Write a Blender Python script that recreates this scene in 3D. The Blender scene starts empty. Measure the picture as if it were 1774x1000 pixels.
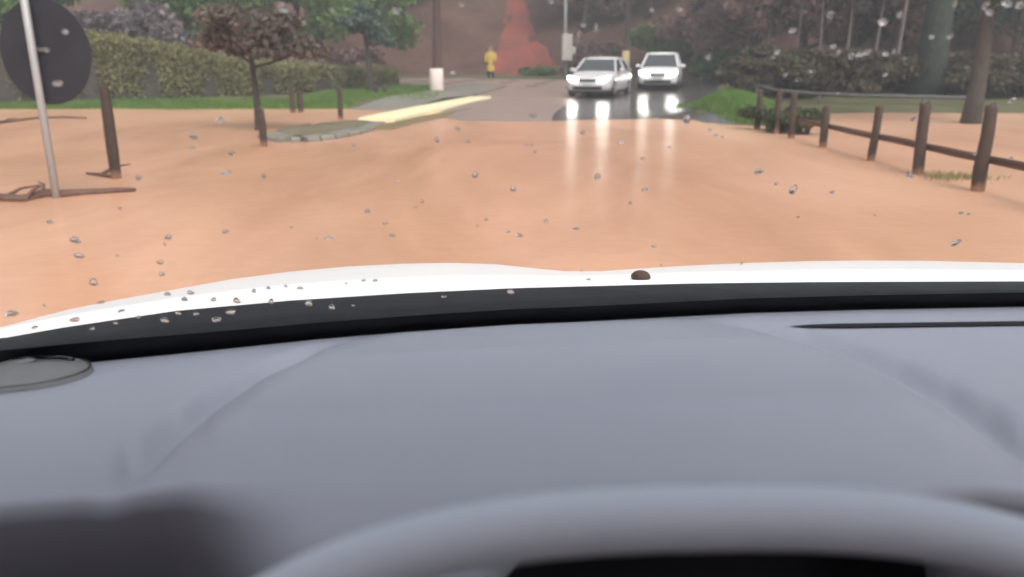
import bpy, bmesh, math, random
import numpy as np
from mathutils import Vector, Matrix
from mathutils.bvhtree import BVHTree

random.seed(7)
RNG = np.random.default_rng(7)
SC = bpy.context.scene
COL = SC.collection

# ------------------------------------------------------------------ camera
CAM = Vector((0.0, 0.0, 1.30))          # eye of the driver, 1.3 m above the flood water
PITCH = math.radians(15.5)
FPX = 1400.0                            # focal length in pixels of the 1774 px wide photograph
cam_d = bpy.data.cameras.new('camera')
cam_d.sensor_width = 36.0
cam_d.lens = 36.0 * FPX / 1774.0
cam_d.clip_start = 0.02
cam_d.clip_end = 2000.0
cam_d.dof.use_dof = True
cam_d.dof.focus_distance = 1.45
cam_d.dof.aperture_fstop = 4.8
cam = bpy.data.objects.new('camera', cam_d)
cam.location = CAM
cam.rotation_euler = (math.pi / 2 - PITCH, 0, 0)
COL.objects.link(cam)
SC.camera = cam

# ------------------------------------------------------------------ world, sun, exposure
SUN_EL, SUN_AZ = math.radians(48), math.radians(155)
world = bpy.data.worlds.new('World')
SC.world = world
world.use_nodes = True
wn = world.node_tree
wn.nodes.clear()
w_out = wn.nodes.new('ShaderNodeOutputWorld')
w_bg = wn.nodes.new('ShaderNodeBackground')
w_sky = wn.nodes.new('ShaderNodeTexSky')
w_sky.sky_type = 'NISHITA'
w_sky.sun_disc = False
w_sky.sun_elevation = SUN_EL
w_sky.sun_rotation = SUN_AZ
w_sky.dust_density = 4.0
w_sky.air_density = 1.0
w_hs = wn.nodes.new('ShaderNodeHueSaturation')     # cloud cover takes most of the blue out of the sky
w_hs.inputs['Saturation'].default_value = 0.25
w_bg.inputs['Strength'].default_value = 0.15
wn.links.new(w_sky.outputs['Color'], w_hs.inputs['Color'])
wn.links.new(w_hs.outputs['Color'], w_bg.inputs['Color'])
wn.links.new(w_bg.outputs['Background'], w_out.inputs['Surface'])

sun_d = bpy.data.lights.new('sun', 'SUN')
sun_d.energy = 1.2
sun_d.angle = math.radians(40)
sun_d.color = (1.0, 0.97, 0.93)
sun = bpy.data.objects.new('sun', sun_d)
sun.rotation_euler = (math.pi / 2 - SUN_EL, 0, math.pi - SUN_AZ)
COL.objects.link(sun)

SC.view_settings.view_transform = 'Standard'
SC.view_settings.look = 'None'
SC.view_settings.gamma = 1.0
SC.view_settings.exposure = 0.95
SC.cycles.use_denoising = True
SC.cycles.max_bounces = 10
SC.cycles.transparent_max_bounces = 24
SC.cycles.volume_bounces = 0
SC.cycles.sample_clamp_indirect = 8.0

# ------------------------------------------------------------------ helpers
def ray(px, py):
    """direction of a photograph pixel"""
    x = (px - 887.0) / FPX
    u = (500.0 - py) / FPX
    return Vector((x, math.cos(PITCH) + u * math.sin(PITCH), -math.sin(PITCH) + u * math.cos(PITCH)))

def G(px, py, z=0.0):
    d = ray(px, py)
    return CAM + d * ((z - CAM.z) / d.z)

def AT(px, py, Y):
    d = ray(px, py)
    return CAM + d * (Y / d.y)

def tag(o, label=None, cat=None, group=None, kind=None):
    if label: o['label'] = label
    if cat: o['category'] = cat
    if group: o['group'] = group
    if kind: o['kind'] = kind
    return o

def empty(name, loc=(0, 0, 0), rz=0.0):
    o = bpy.data.objects.new(name, None)
    o.location = loc
    o.rotation_euler = (0, 0, rz)
    o.empty_display_size = 0.2
    COL.objects.link(o)
    return o

def mesh_obj(name, verts, faces, mat=None, parent=None, smooth=False):
    me = bpy.data.meshes.new(name)
    me.from_pydata([tuple(v) for v in verts], [], [tuple(f) for f in faces])
    if mat: me.materials.append(mat)
    if smooth: me.polygons.foreach_set('use_smooth', [True] * len(me.polygons))
    me.update()
    o = bpy.data.objects.new(name, me)
    COL.objects.link(o)
    if parent: o.parent = parent
    return o

def bm_obj(name, bm, mat=None, parent=None, smooth=False):
    me = bpy.data.meshes.new(name)
    bmesh.ops.recalc_face_normals(bm, faces=bm.faces)
    bm.to_mesh(me); bm.free()
    if mat: me.materials.append(mat)
    if smooth: me.polygons.foreach_set('use_smooth', [True] * len(me.polygons))
    o = bpy.data.objects.new(name, me)
    COL.objects.link(o)
    if parent: o.parent = parent
    return o

def bm_box(bm, c, s, bevel=0.0, rot=None):
    r = bmesh.ops.create_cube(bm, size=1.0)
    vs = r['verts']
    M = Matrix.Translation(c) @ (rot.to_4x4() if rot else Matrix.Identity(4)) @ Matrix.Diagonal((s[0], s[1], s[2], 1))
    bmesh.ops.transform(bm, matrix=M, verts=vs)
    if bevel:
        es = list({e for v in vs for e in v.link_edges})
        bmesh.ops.bevel(bm, geom=es, offset=bevel, segments=2, affect='EDGES', profile=0.5)

def tube(bm, pts, rad, seg=8, cap=True):
    """tapered tube through points; rad is a number or list"""
    pts = [Vector(p) for p in pts]
    n = len(pts)
    rad = [rad] * n if not hasattr(rad, '__len__') else rad
    rings = []
    ref = Vector((0.31, 0.17, 0.93))
    for i, p in enumerate(pts):
        t = (pts[min(i + 1, n - 1)] - pts[max(i - 1, 0)]).normalized()
        r_ = ref if abs(t.dot(ref.normalized())) < 0.95 else Vector((1, 0, 0))
        a = t.cross(r_).normalized(); b = t.cross(a)
        rings.append([bm.verts.new(p + (a * math.cos(k * 2 * math.pi / seg) + b * math.sin(k * 2 * math.pi / seg)) * rad[i]) for k in range(seg)])
    for i in range(n - 1):
        for k in range(seg):
            bm.faces.new((rings[i][k], rings[i][(k + 1) % seg], rings[i + 1][(k + 1) % seg], rings[i + 1][k]))
    if cap:
        bm.faces.new(rings[0][::-1]); bm.faces.new(rings[-1])

def grid_faces(nr, nc, off=0):
    return [(off + r * nc + c, off + r * nc + c + 1, off + (r + 1) * nc + c + 1, off + (r + 1) * nc + c)
            for r in range(nr - 1) for c in range(nc - 1)]

def sst(a, b, x):
    t = np.clip((x - a) / (b - a), 0, 1)
    return t * t * (3 - 2 * t)

# ------------------------------------------------------------------ materials
def mat(name, col, rough=0.7, spec=0.4, metal=0.0, noise=None, bump=None, emit=None, coat=0.0):
    """noise = (scale, amount, second colour); bump = (scale, strength, distance)"""
    m = bpy.data.materials.new(name)
    m.use_nodes = True
    nt = m.node_tree
    b = nt.nodes['Principled BSDF']
    b.inputs['Base Color'].default_value = (*col, 1)
    b.inputs['Roughness'].default_value = rough
    b.inputs['Specular IOR Level'].default_value = spec
    b.inputs['Metallic'].default_value = metal
    b.inputs['Coat Weight'].default_value = coat
    tc = nt.nodes.new('ShaderNodeTexCoord')
    if noise:
        n = nt.nodes.new('ShaderNodeTexNoise')
        n.inputs['Scale'].default_value = noise[0]
        n.inputs['Detail'].default_value = 6
        n.inputs['Roughness'].default_value = 0.65
        nt.links.new(tc.outputs['Object'], n.inputs['Vector'])
        r = nt.nodes.new('ShaderNodeValToRGB')
        r.color_ramp.elements[0].position = 0.5 - 0.22 / max(noise[1], .01)
        r.color_ramp.elements[1].position = 0.5 + 0.22 / max(noise[1], .01)
        r.color_ramp.elements[0].color = (*col, 1)
        r.color_ramp.elements[1].color = (*noise[2], 1)
        nt.links.new(n.outputs['Fac'], r.inputs['Fac'])
        nt.links.new(r.outputs['Color'], b.inputs['Base Color'])
    if bump:
        n2 = nt.nodes.new('ShaderNodeTexNoise')
        n2.inputs['Scale'].default_value = bump[0]
        n2.inputs['Detail'].default_value = 5
        nt.links.new(tc.outputs['Object'], n2.inputs['Vector'])
        bp = nt.nodes.new('ShaderNodeBump')
        bp.inputs['Strength'].default_value = bump[1]
        bp.inputs['Distance'].default_value = bump[2]
        nt.links.new(n2.outputs['Fac'], bp.inputs['Height'])
        nt.links.new(bp.outputs['Normal'], b.inputs['Normal'])
    if emit:
        b.inputs['Emission Color'].default_value = (*emit[0], 1)
        b.inputs['Emission Strength'].default_value = emit[1]
    return m

def leaf_mat(name, cols, rough=0.6):
    m = bpy.data.materials.new(name)
    m.use_nodes = True
    nt = m.node_tree
    b = nt.nodes['Principled BSDF']
    b.inputs['Roughness'].default_value = rough
    b.inputs['Specular IOR Level'].default_value = 0.1
    g = nt.nodes.new('ShaderNodeNewGeometry')
    tc = nt.nodes.new('ShaderNodeTexCoord')
    n = nt.nodes.new('ShaderNodeTexNoise')
    n.inputs['Scale'].default_value = 0.9
    n.inputs['Detail'].default_value = 3
    nt.links.new(tc.outputs['Object'], n.inputs['Vector'])
    mx = nt.nodes.new('ShaderNodeMath'); mx.operation = 'MULTIPLY_ADD'
    mx.inputs[1].default_value = 0.45
    nt.links.new(g.outputs['Random Per Island'], mx.inputs[0])
    ad = nt.nodes.new('ShaderNodeMath'); ad.operation = 'MULTIPLY_ADD'
    ad.inputs[1].default_value = 1.3; ad.inputs[2].default_value = -0.38
    nt.links.new(n.outputs['Fac'], ad.inputs[0])
    nt.links.new(ad.outputs[0], mx.inputs[2])
    r = nt.nodes.new('ShaderNodeValToRGB')
    els = r.color_ramp.elements
    els[0].position = 0.0; els[0].color = (*cols[0], 1)
    els[1].position = 1.0; els[1].color = (*cols[-1], 1)
    for i, c in enumerate(cols[1:-1]):
        e = els.new((i + 1) / (len(cols) - 1)); e.color = (*c, 1)
    nt.links.new(mx.outputs[0], r.inputs['Fac'])
    nt.links.new(r.outputs['Color'], b.inputs['Base Color'])
    tl = nt.nodes.new('ShaderNodeBsdfTranslucent')          # light through thin leaves
    nt.links.new(r.outputs['Color'], tl.inputs['Color'])
    ms = nt.nodes.new('ShaderNodeMixShader'); ms.inputs[0].default_value = 0.4
    nt.links.new(b.outputs[0], ms.inputs[1]); nt.links.new(tl.outputs[0], ms.inputs[2])
    nt.links.new(ms.outputs[0], nt.nodes['Material Output'].inputs['Surface'])
    return m

M = {}
# muddy flood water: churned silt, broken by rain, with slow bands of paler silt
def water_mat():
    m = bpy.data.materials.new('muddy_water'); m.use_nodes = True
    nt = m.node_tree; b = nt.nodes['Principled BSDF']
    tc = nt.nodes.new('ShaderNodeTexCoord')
    mp = nt.nodes.new('ShaderNodeMapping'); mp.inputs['Scale'].default_value = (0.50, 0.17, 1)
    nt.links.new(tc.outputs['Object'], mp.inputs['Vector'])
    n = nt.nodes.new('ShaderNodeTexNoise'); n.inputs['Scale'].default_value = 1.0; n.inputs['Detail'].default_value = 9; n.inputs['Roughness'].default_value = 0.62
    n.inputs['Distortion'].default_value = 0.8
    nt.links.new(mp.outputs['Vector'], n.inputs['Vector'])
    r = nt.nodes.new('ShaderNodeValToRGB')
    r.color_ramp.elements[0].position = 0.30; r.color_ramp.elements[0].color = (0.48, 0.245, 0.140, 1)
    r.color_ramp.elements[1].position = 0.70; r.color_ramp.elements[1].color = (0.74, 0.402, 0.252, 1)
    nt.links.new(n.outputs['Fac'], r.inputs['Fac'])
    at = nt.nodes.new('ShaderNodeAttribute'); at.attribute_name = 'silt'     # paler silt carried off the road edge
    mc = nt.nodes.new('ShaderNodeMix'); mc.data_type = 'RGBA'
    nt.links.new(at.outputs['Fac'], mc.inputs['Factor'])
    nt.links.new(r.outputs['Color'], mc.inputs['A']); mc.inputs['B'].default_value = (0.82, 0.49, 0.33, 1)
    nt.links.new(mc.outputs['Result'], b.inputs['Base Color'])
    b.inputs["Roughness"].default_value = 0.24
    b.inputs['Specular IOR Level'].default_value = 0.42
    n2 = nt.nodes.new('ShaderNodeTexNoise'); n2.inputs['Scale'].default_value = 5.5; n2.inputs['Detail'].default_value = 6
    mp2 = nt.nodes.new('ShaderNodeMapping'); mp2.inputs['Scale'].default_value = (1.0, 1.2, 1)
    nt.links.new(tc.outputs['Object'], mp2.inputs['Vector'])
    nt.links.new(mp2.outputs['Vector'], n2.inputs['Vector'])
    bp = nt.nodes.new('ShaderNodeBump'); bp.inputs['Strength'].default_value = 0.20; bp.inputs['Distance'].default_value = 0.025
    nt.links.new(n2.outputs['Fac'], bp.inputs['Height'])
    nt.links.new(bp.outputs['Normal'], b.inputs['Normal'])
    return m
M['water'] = water_mat()
def wet_asphalt():
    m = mat('wet_asphalt', (0.075, 0.070, 0.070), 0.20, 0.9, noise=(0.7, 1.0, (0.13, 0.115, 0.108)), bump=(5.0, 0.10, 0.01))
    return m
M['asphalt'] = wet_asphalt()
M['silt'] = mat('silted_asphalt', (0.27, 0.20, 0.18), 0.35, 0.5, noise=(0.5, 1.0, (0.38, 0.27, 0.22)), bump=(6, .2, .01))
M['ground'] = mat('grassy_ground', (0.085, 0.10, 0.04), 0.9, 0.2, noise=(0.9, 1.1, (0.15, 0.125, 0.075)), bump=(9, .6, .05))
M['hill'] = mat('leaf_littered_hillside', (0.078, 0.042, 0.034), 0.95, 0.05, noise=(0.35, 1.3, (0.140, 0.078, 0.060)), bump=(1.6, .9, .25))
M['red'] = mat('red_earth', (0.36, 0.085, 0.068), 0.95, 0.05, noise=(0.6, 1.0, (0.17, 0.078, 0.058)), bump=(2.5, .9, .15))
M['mud'] = mat('olive_mud', (0.16, 0.13, 0.06), 0.7, 0.3, noise=(1.6, 1.1, (0.24, 0.16, 0.08)), bump=(7, .6, .03))
M['verge'] = mat('grey_green_mud', (0.13, 0.125, 0.08), 0.8, 0.2, noise=(1.8, 1.2, (0.22, 0.17, 0.11)), bump=(8, .7, .03))
M['concrete'] = mat('wet_concrete', (0.27, 0.25, 0.21), 0.45, 0.5, noise=(1.5, 1.0, (0.19, 0.165, 0.135)), bump=(12, .3, .01))
M['kerb_paint'] = mat('pale_yellow_paint', (0.90, 0.84, 0.56), 0.5, 0.4, noise=(3.0, 1.2, (0.84, 0.74, 0.44)), bump=(14, .3, .006))
M['post'] = mat('wet_dark_wood', (0.045, 0.032, 0.027), 0.7, 0.3, noise=(7, 1.0, (0.085, 0.052, 0.040)), bump=(22, .7, .01))
M['rail'] = mat('brown_wood', (0.125, 0.058, 0.030), 0.6, 0.4, noise=(5, 1.0, (0.085, 0.042, 0.025)), bump=(22, .6, .008))
M['bark'] = mat('dark_bark', (0.055, 0.048, 0.042), 0.9, 0.2, noise=(3, 1.0, (0.095, 0.08, 0.068)), bump=(9, 1.0, .05))
M['bark_green'] = mat('mossy_bark', (0.030, 0.040, 0.034), 0.9, 0.2, noise=(2, 1.0, (0.055, 0.062, 0.052)), bump=(8, 1.0, .05))
M['bark_brown'] = mat('brown_bark', (0.085, 0.052, 0.045), 0.9, 0.2, noise=(3, 1.0, (0.11, 0.07, 0.06)), bump=(9, .9, .04))
M['pale_bark'] = mat('pale_bark', (0.26, 0.20, 0.195), 0.9, 0.2, noise=(3, 1.0, (0.18, 0.14, 0.135)), bump=(9, .8, .03))
M['whitewash'] = mat('whitewash', (0.78, 0.68, 0.64), 0.8, 0.2, noise=(4, 1.1, (0.66, 0.55, 0.50)), bump=(10, .5, .02))
M['yellowwash'] = mat('faded_yellow_paint', (0.62, 0.52, 0.26), 0.8, 0.2, noise=(4, 1.1, (0.5, 0.42, 0.25)), bump=(10, .5, .02))
M['galv'] = mat('galvanised_steel', (0.42, 0.42, 0.42), 0.5, 0.5, 0.3, noise=(6, 1.0, (0.34, 0.34, 0.35)))
M['dull_steel'] = mat('dull_grey_steel', (0.085, 0.082, 0.08), 0.7, 0.3, 0.0, noise=(3, 1.0, (0.12, 0.115, 0.11)))
M['sign_back'] = mat('dark_sign_back', (0.010, 0.010, 0.017), 0.55, 0.4, noise=(3, 1.0, (0.022, 0.021, 0.028)))
M['sign_face'] = mat('white_sign_face', (0.75, 0.75, 0.75), 0.4)
M['box_grey'] = mat('pale_grey_cabinet', (0.46, 0.42, 0.39), 0.6, noise=(4, 1.0, (0.38, 0.34, 0.31)))
M['white_paint'] = mat('white_car_paint', (0.84, 0.84, 0.84), 0.4, 0.4, coat=0.15)
M['silver_paint'] = mat('silver_car_paint', (0.66, 0.63, 0.63), 0.35, 0.5, 0.1, coat=0.3)
M['car_glass'] = mat('dark_car_glass', (0.05, 0.055, 0.06), 0.06, 0.8)
M['tyre'] = mat('tyre_rubber', (0.02, 0.02, 0.02), 0.8)
M['rim'] = mat('alloy_rim', (0.45, 0.45, 0.46), 0.3, 0.5, 0.8)
M['black_trim'] = mat('black_trim', (0.02, 0.02, 0.022), 0.5)
M['lamp'] = mat('lit_headlamp', (0.9, 0.9, 0.9), 0.2, emit=((1.0, 0.95, 0.86), 26.0))
M['plate'] = mat('number_plate', (0.5, 0.5, 0.5), 0.4)
M['dash'] = mat('grey_dash_plastic', (0.254, 0.270, 0.328), 0.55, 0.3, noise=(2.5, 0.8, (0.277, 0.290, 0.344)), bump=(900, .06, .0004))
def blend_shade(m, dark):
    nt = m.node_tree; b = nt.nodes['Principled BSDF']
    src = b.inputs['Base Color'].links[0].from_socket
    at = nt.nodes.new('ShaderNodeAttribute'); at.attribute_name = 'painted_shade'
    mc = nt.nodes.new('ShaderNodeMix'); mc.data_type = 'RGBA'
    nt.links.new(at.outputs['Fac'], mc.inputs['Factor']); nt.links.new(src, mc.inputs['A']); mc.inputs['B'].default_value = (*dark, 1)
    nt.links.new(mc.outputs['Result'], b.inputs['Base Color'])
blend_shade(M['dash'], (0.075, 0.073, 0.092))        # shade of the steep outer faces, mixed into the dash colour
M['dash_dark'] = mat('dark_interior_plastic', (0.055, 0.053, 0.065), 0.7, 0.3)
M['void'] = mat('black_plastic', (0.012, 0.012, 0.016), 0.8, 0.2)
M['leather'] = mat('grey_rim_leather', (0.50, 0.55, 0.65), 0.5, 0.35, bump=(500, .08, .0005))
M['cowl'] = mat('dark_cowl_plastic', (0.010, 0.011, 0.014), 0.6, 0.12, noise=(25, 1.0, (0.018, 0.019, 0.022)), bump=(120, .25, .001))
M['frit'] = mat('black_ceramic_band', (0.006, 0.006, 0.010), 0.5, 0.2)
M['headlining'] = mat('grey_headlining', (0.5, 0.5, 0.5), 0.9)
M['coat'] = mat('yellow_raincoat', (0.55, 0.38, 0.08), 0.5, 0.4, noise=(5, 1.0, (0.45, 0.30, 0.07)))
M['skin'] = mat('skin', (0.45, 0.30, 0.22), 0.6)
M['trousers'] = mat('dark_trousers', (0.02, 0.02, 0.022), 0.8)
M['driftwood'] = mat('wet_driftwood', (0.10, 0.052, 0.036), 0.6, 0.4, noise=(6, 1.0, (0.16, 0.085, 0.055)), bump=(15, .9, .02))

L_GREEN = leaf_mat('green_leaves', [(0.09, 0.14, 0.045), (0.18, 0.27, 0.085), (0.28, 0.37, 0.13)])
L_DARK = leaf_mat('dark_leaves', [(0.065, 0.060, 0.040), (0.13, 0.112, 0.076), (0.21, 0.175, 0.12)])
L_BROWN = leaf_mat('mauve_brown_leaves', [(0.18, 0.112, 0.10), (0.34, 0.22, 0.195), (0.48, 0.34, 0.31)])
L_TEAL = leaf_mat('grey_green_leaves', [(0.07, 0.10, 0.075), (0.14, 0.19, 0.15), (0.24, 0.30, 0.25)])
L_HEDGE = leaf_mat('hedge_leaves', [(0.16, 0.15, 0.075), (0.28, 0.265, 0.13), (0.43, 0.405, 0.22)])
L_LILAC = leaf_mat('lilac_grey_leaves', [(0.10, 0.08, 0.085), (0.22, 0.18, 0.19), (0.45, 0.38, 0.38)])
L_GRASS = leaf_mat('grass_blades', [(0.09, 0.17, 0.04), (0.17, 0.28, 0.07), (0.25, 0.36, 0.11)])
L_WEED = leaf_mat('weed_leaves', [(0.05, 0.065, 0.03), (0.10, 0.125, 0.055), (0.17, 0.19, 0.09)])
L_DUSK = leaf_mat('dusky_leaves', [(0.095, 0.076, 0.062), (0.18, 0.145, 0.118), (0.28, 0.23, 0.19)])
L_STRAW = leaf_mat('drowned_grass_blades', [(0.16, 0.17, 0.07), (0.28, 0.26, 0.13), (0.42, 0.36, 0.21)])

# ------------------------------------------------------------------ terrain
def height(x, y):
    x = np.asarray(x, float); y = np.asarray(y, float)
    # flood bed and what rises out of it
    bed = -0.45 + 0 * x
    mid = np.where(y < 20.6, -0.45 * sst(20.6, 14.0, y), 0.0) if False else -0.45 * (1 - sst(13.0, 20.8, y))
    mid = mid + 0.028 * sst(20.5, 24.0, y) + 0.030 * np.clip(y - 32, 0, 30)
    left = np.clip((y - 25.0) * 0.07, -0.45, 0.22) + 0.02 * np.clip(y - 31, 0, 40)
    right = np.clip((y - 22.8) * 0.10, -0.45, 0.8) + 0.02 * np.clip(y - 30, 0, 40)
    wl = sst(-1.2, -3.6, x - 0.05 * np.clip(y - 24, 0, 40))
    wr = sst(4.6, 6.6, x - np.interp(y, [0, 20, 30, 40, 52, 70], [0, 0, 1.6, 5.2, 9.5, 16]))
    h = mid * (1 - wl) * (1 - wr) + left * wl + right * wr
    # grass mound by the fence on the right
    m = np.exp(-(((x - 5.75) / 1.0) ** 2 + ((y - 20.3) / 2.8) ** 2) ** 1.5)
    h = h + m * 0.62
    return np.maximum(h, bed)

def hill_y0(x):
    return np.interp(x, [-60, -25, -8, 6, 12, 20, 40], [46, 50, 52, 53, 46, 36, 30])

def hill(x, y):
    d = np.clip(y - hill_y0(x), 0, 60)
    n = 0.35 * np.sin(x * 0.7 + y * 0.3) + 0.3 * np.sin(x * 0.31 - y * 0.8 + 1.0) + 0.2 * np.sin(x * 1.7 + 2.0) * np.cos(y * 1.3)
    return height(x, y) - 0.25 + 0.52 * d + n * sst(1.0, 5.0, d)

xs = np.concatenate([np.linspace(-500, -60, 12)[:-1], np.linspace(-60, -14, 40)[:-1], np.linspace(-14, 16, 121)[:-1], np.linspace(16, 60, 38)[:-1], np.linspace(60, 500, 12)])
ys = np.concatenate([np.linspace(-300, -12, 10)[:-1], np.linspace(-12, 8, 15)[:-1], np.linspace(8, 60, 174)[:-1], np.linspace(60, 600, 20)])
X, Y = np.meshgrid(xs, ys)
Z = height(X, Y) + 0.02 * np.sin(X * 2.1 + Y) * np.sin(Y * 1.7 - X) * sst(0.05, 0.15, height(X, Y))
# the road bed stays just below its asphalt sheet
ground = mesh_obj('ground', np.c_[X.ravel(), Y.ravel(), Z.ravel()], grid_faces(len(ys), len(xs)), M['ground'], smooth=True)
tag(ground, 'wet olive grass ground around the flooded road', None, kind='structure')

hx = np.linspace(-75, 60, 110); hy = np.linspace(0, 70, 60)
HX = np.repeat(hx[None, :], len(hy), 0); HY = hill_y0(HX) - 1.0 + hy[:, None]
hillside = mesh_obj('hillside', np.c_[HX.ravel(), HY.ravel(), hill(HX, HY).ravel()], grid_faces(len(hy), len(hx)), M['hill'], smooth=True)
tag(hillside, 'brown leaf littered hillside rising behind the cars', None, kind='structure')

# red earth scar on the hillside, a tapering bank
nr, nc = 26, 16
rv = []
for i in range(nr):
    t = i / (nr - 1)
    y = 52.4 + 11.5 * t
    x0 = -1.6 + 1.35 * t; x1 = 3.7 - 3.45 * t ** .9
    for j in range(nc):
        s = j / (nc - 1)
        x = x0 + (x1 - x0) * s + random.uniform(-.10, .10) + .08 * math.sin(i * 1.7 + j)
        e = math.sin(math.pi * s) ** 0.6
        rv.append((x, y, float(hill(x, y)) + 0.05 + 0.10 * e + random.uniform(-.02, .02) - (0.25 if s in (0, 1) else 0)))
redbank = mesh_obj('red_earth_bank', rv, grid_faces(nr, nc), M['red'], smooth=True)
tag(redbank, 'steep triangle of bare red earth on the hillside', None, kind='structure')

# flood water
wx = np.linspace(-70, 60, 131); wy = np.linspace(-40, 27, 135)
WX, WY = np.meshgrid(wx, wy)
WZ = 0.008 * np.sin(WX * 1.3 + 0.7 * WY) * np.sin(WY * 0.9 - 0.4 * WX)
# current ridge where the water runs off the road edge on the right
rx = np.interp(WY, [0, 5, 8.6, 13, 18.6, 22], [3.6, 3.4, 3.3, 3.6, 4.1, 4.6])
WZ = WZ + 0.030 * np.exp(-((WX - rx) / 0.9) ** 2) * (WY > 0)
water = mesh_obj('flood_water', np.c_[WX.ravel(), WY.ravel(), WZ.ravel()], grid_faces(len(wy), len(wx)), M['water'], smooth=True)
nz = 0.5 + 0.25 * np.sin(WX * 1.9 + WY * .7) + 0.25 * np.sin(WX * .8 - WY * 1.1 + 2)
silt = np.clip(sst(-.9, .3, WX - rx) * (0.25 + .35 * nz) + .75 * np.exp(-((WX - rx) / .40) ** 2) * (.35 + .65 * nz) + .6 * sst(12, 24, WY) * (.4 + .6 * nz) + .5 * sst(-2.6, -4.0, WX + .2 * WY) * sst(7.5, 5.5, WY), 0, 1)
sa = water.data.attributes.new('silt', 'FLOAT', 'POINT'); sa.data.foreach_set('value', silt.ravel().astype(np.float32))
tag(water, 'orange brown muddy flood water covering the road', None, kind='structure')

# asphalt: the road bends right and climbs out of the flood; a side street goes left
def strip(name, pts, mat_, lift, n=60, m=9, label=None):
    """sheet following the ground along a centre line of (x, y, half width)"""
    pts = np.array(pts, float)
    s = np.linspace(0, 1, len(pts)); t = np.linspace(0, 1, n)
    cx = np.interp(t, s, pts[:, 0]); cy = np.interp(t, s, pts[:, 1]); w = np.interp(t, s, pts[:, 2])
    k = np.ones(5) / 5
    for a in (cx, cy, w):
        a[2:-2] = np.convolve(a, k, 'valid')
    dx = np.gradient(cx); dy = np.gradient(cy); l = np.hypot(dx, dy)
    v = []
    for i in range(n):
        for j in range(m):
            q = (j / (m - 1) * 2 - 1) * w[i]
            x = cx[i] + dy[i] / l[i] * q; y = cy[i] - dx[i] / l[i] * q
            v.append((x, y, float(height(x, y)) + lift))
    o = mesh_obj(name, v, grid_faces(n, m), mat_, smooth=True)
    tag(o, label, None, kind='structure')
    return o
strip('road', [(0.4, -20, 3.6), (0.4, 0, 3.6), (0.5, 12, 3.6), (1.6, 20, 3.6), (3.6, 28, 3.9), (6.0, 36, 4.2), (9.5, 45, 4.2), (14, 54, 4.0), (19, 62, 4)], M['asphalt'], 0.02, n=90, label='dark wet asphalt road bending right beyond the flood')
strip('side_street', [(6.5, 41.5, 5.0), (0, 41.0, 6.2), (-5, 42.5, 5.2), (-12, 44, 3.6), (-22, 45, 3), (-40, 45, 3)], M['silt'], 0.012, label='pinkish wet side street branching left below the hillside')
strip('silt_apron', [(-.7, 19.0, 1.6), (-.5, 22, 1.6), (0, 27, 1.8), (.6, 33, 2.0), (1.2, 38, 2.2)], M['silt'], 0.030, n=30, m=7, label='brown silt left on the asphalt at the flood edge')
# footpath behind the yellow kerb
fp = [G(520, 226), G(600, 212), G(690, 196), G(760, 182), G(830, 170), G(880, 160)]
strip('footpath', [(p.x - 0.9, p.y + 0.3, 0.9) for p in fp], M['concrete'], 0.055, n=30, m=5, label='wet grey footpath behind the yellow kerb')

# kerb: grey concrete corner running into the pale yellow painted length
def kerb_run(name, pts, w, z0, z1, mat_, parent=None):
    bm = bmesh.new()
    n = len(pts); rows = []
    for i, p in enumerate(pts):
        t = (Vector(pts[min(i + 1, n - 1)]) - Vector(pts[max(i - 1, 0)])).to_2d().normalized()
        s = Vector((t.y, -t.x, 0))
        b = 0.03
        rows.append([bm.verts.new(Vector((p[0], p[1], 0)) + s * a + Vector((0, 0, z))) for a, z in
                     ((w / 2 + .03, z0), (w / 2, z1 - b), (w / 2 - b, z1), (-w / 2 + b, z1), (-w / 2, z1 - b), (-w / 2 - .03, z0))])
    for i in range(n - 1):
        for k in range(5):
            bm.faces.new((rows[i][k], rows[i][k + 1], rows[i + 1][k + 1], rows[i + 1][k]))
    bm.faces.new(rows[0][::-1]); bm.faces.new(rows[-1])
    return bm_obj(name, bm, mat_, parent, smooth=False)
def smooth_path(pix, n=24, z=0.0):
    P = [G(a, b, z) for a, b in pix]
    t = np.linspace(0, len(P) - 1, n); i = np.arange(len(P))
    x = np.interp(t, i, [p.x for p in P]); y = np.interp(t, i, [p.y for p in P])
    for a in (x, y): a[1:-1] = (a[:-2] + 2 * a[1:-1] + a[2:]) / 4
    return list(zip(x, y))
kr = empty('kerb'); tag(kr, 'kerb with a pale yellow painted length leaving the flood', 'kerb')
path_y = smooth_path([(652, 214), (700, 202), (760, 189), (800, 180), (832, 173)], 8)
for a, b in zip(path_y[:-1], path_y[1:]):
    d = Vector((b[0] - a[0], b[1] - a[1])) * 0.004
    kerb_run('kerb_stone', [(a[0] + d.x, a[1] + d.y), (b[0] - d.x, b[1] - d.y)], 0.85, -0.3, 0.13, M['kerb_paint'], kr)
path_g = smooth_path([(466, 238), (490, 244), (515, 246), (570, 241), (620, 231), (652, 217)], 13)
for a, b in zip(path_g[:-1], path_g[1:]):
    d = Vector((b[0] - a[0], b[1] - a[1])) * 0.004
    kerb_run('kerb_stone', [(a[0] + d.x, a[1] + d.y), (b[0] - d.x, b[1] - d.y)], 0.42, -0.4, 0.085, M['concrete'], kr)

cen = G(548, 216); vf = []
for fr_ in (.06, .22, .45, .85):
    for (x, y) in path_g:
        vf.append((x + (cen.x - x) * fr_ + random.uniform(-.05, .05), y + (cen.y - y) * fr_ + random.uniform(-.05, .05), (.08, .12, .11, .05)[(.06, .22, .45, .85).index(fr_)] + random.uniform(-.015, .02)))
tag(mesh_obj('muddy_verge', vf, grid_faces(4, len(path_g)), M['verge'], smooth=True), 'grey green muddy verge inside the kerb corner', None, kind='structure')
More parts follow.
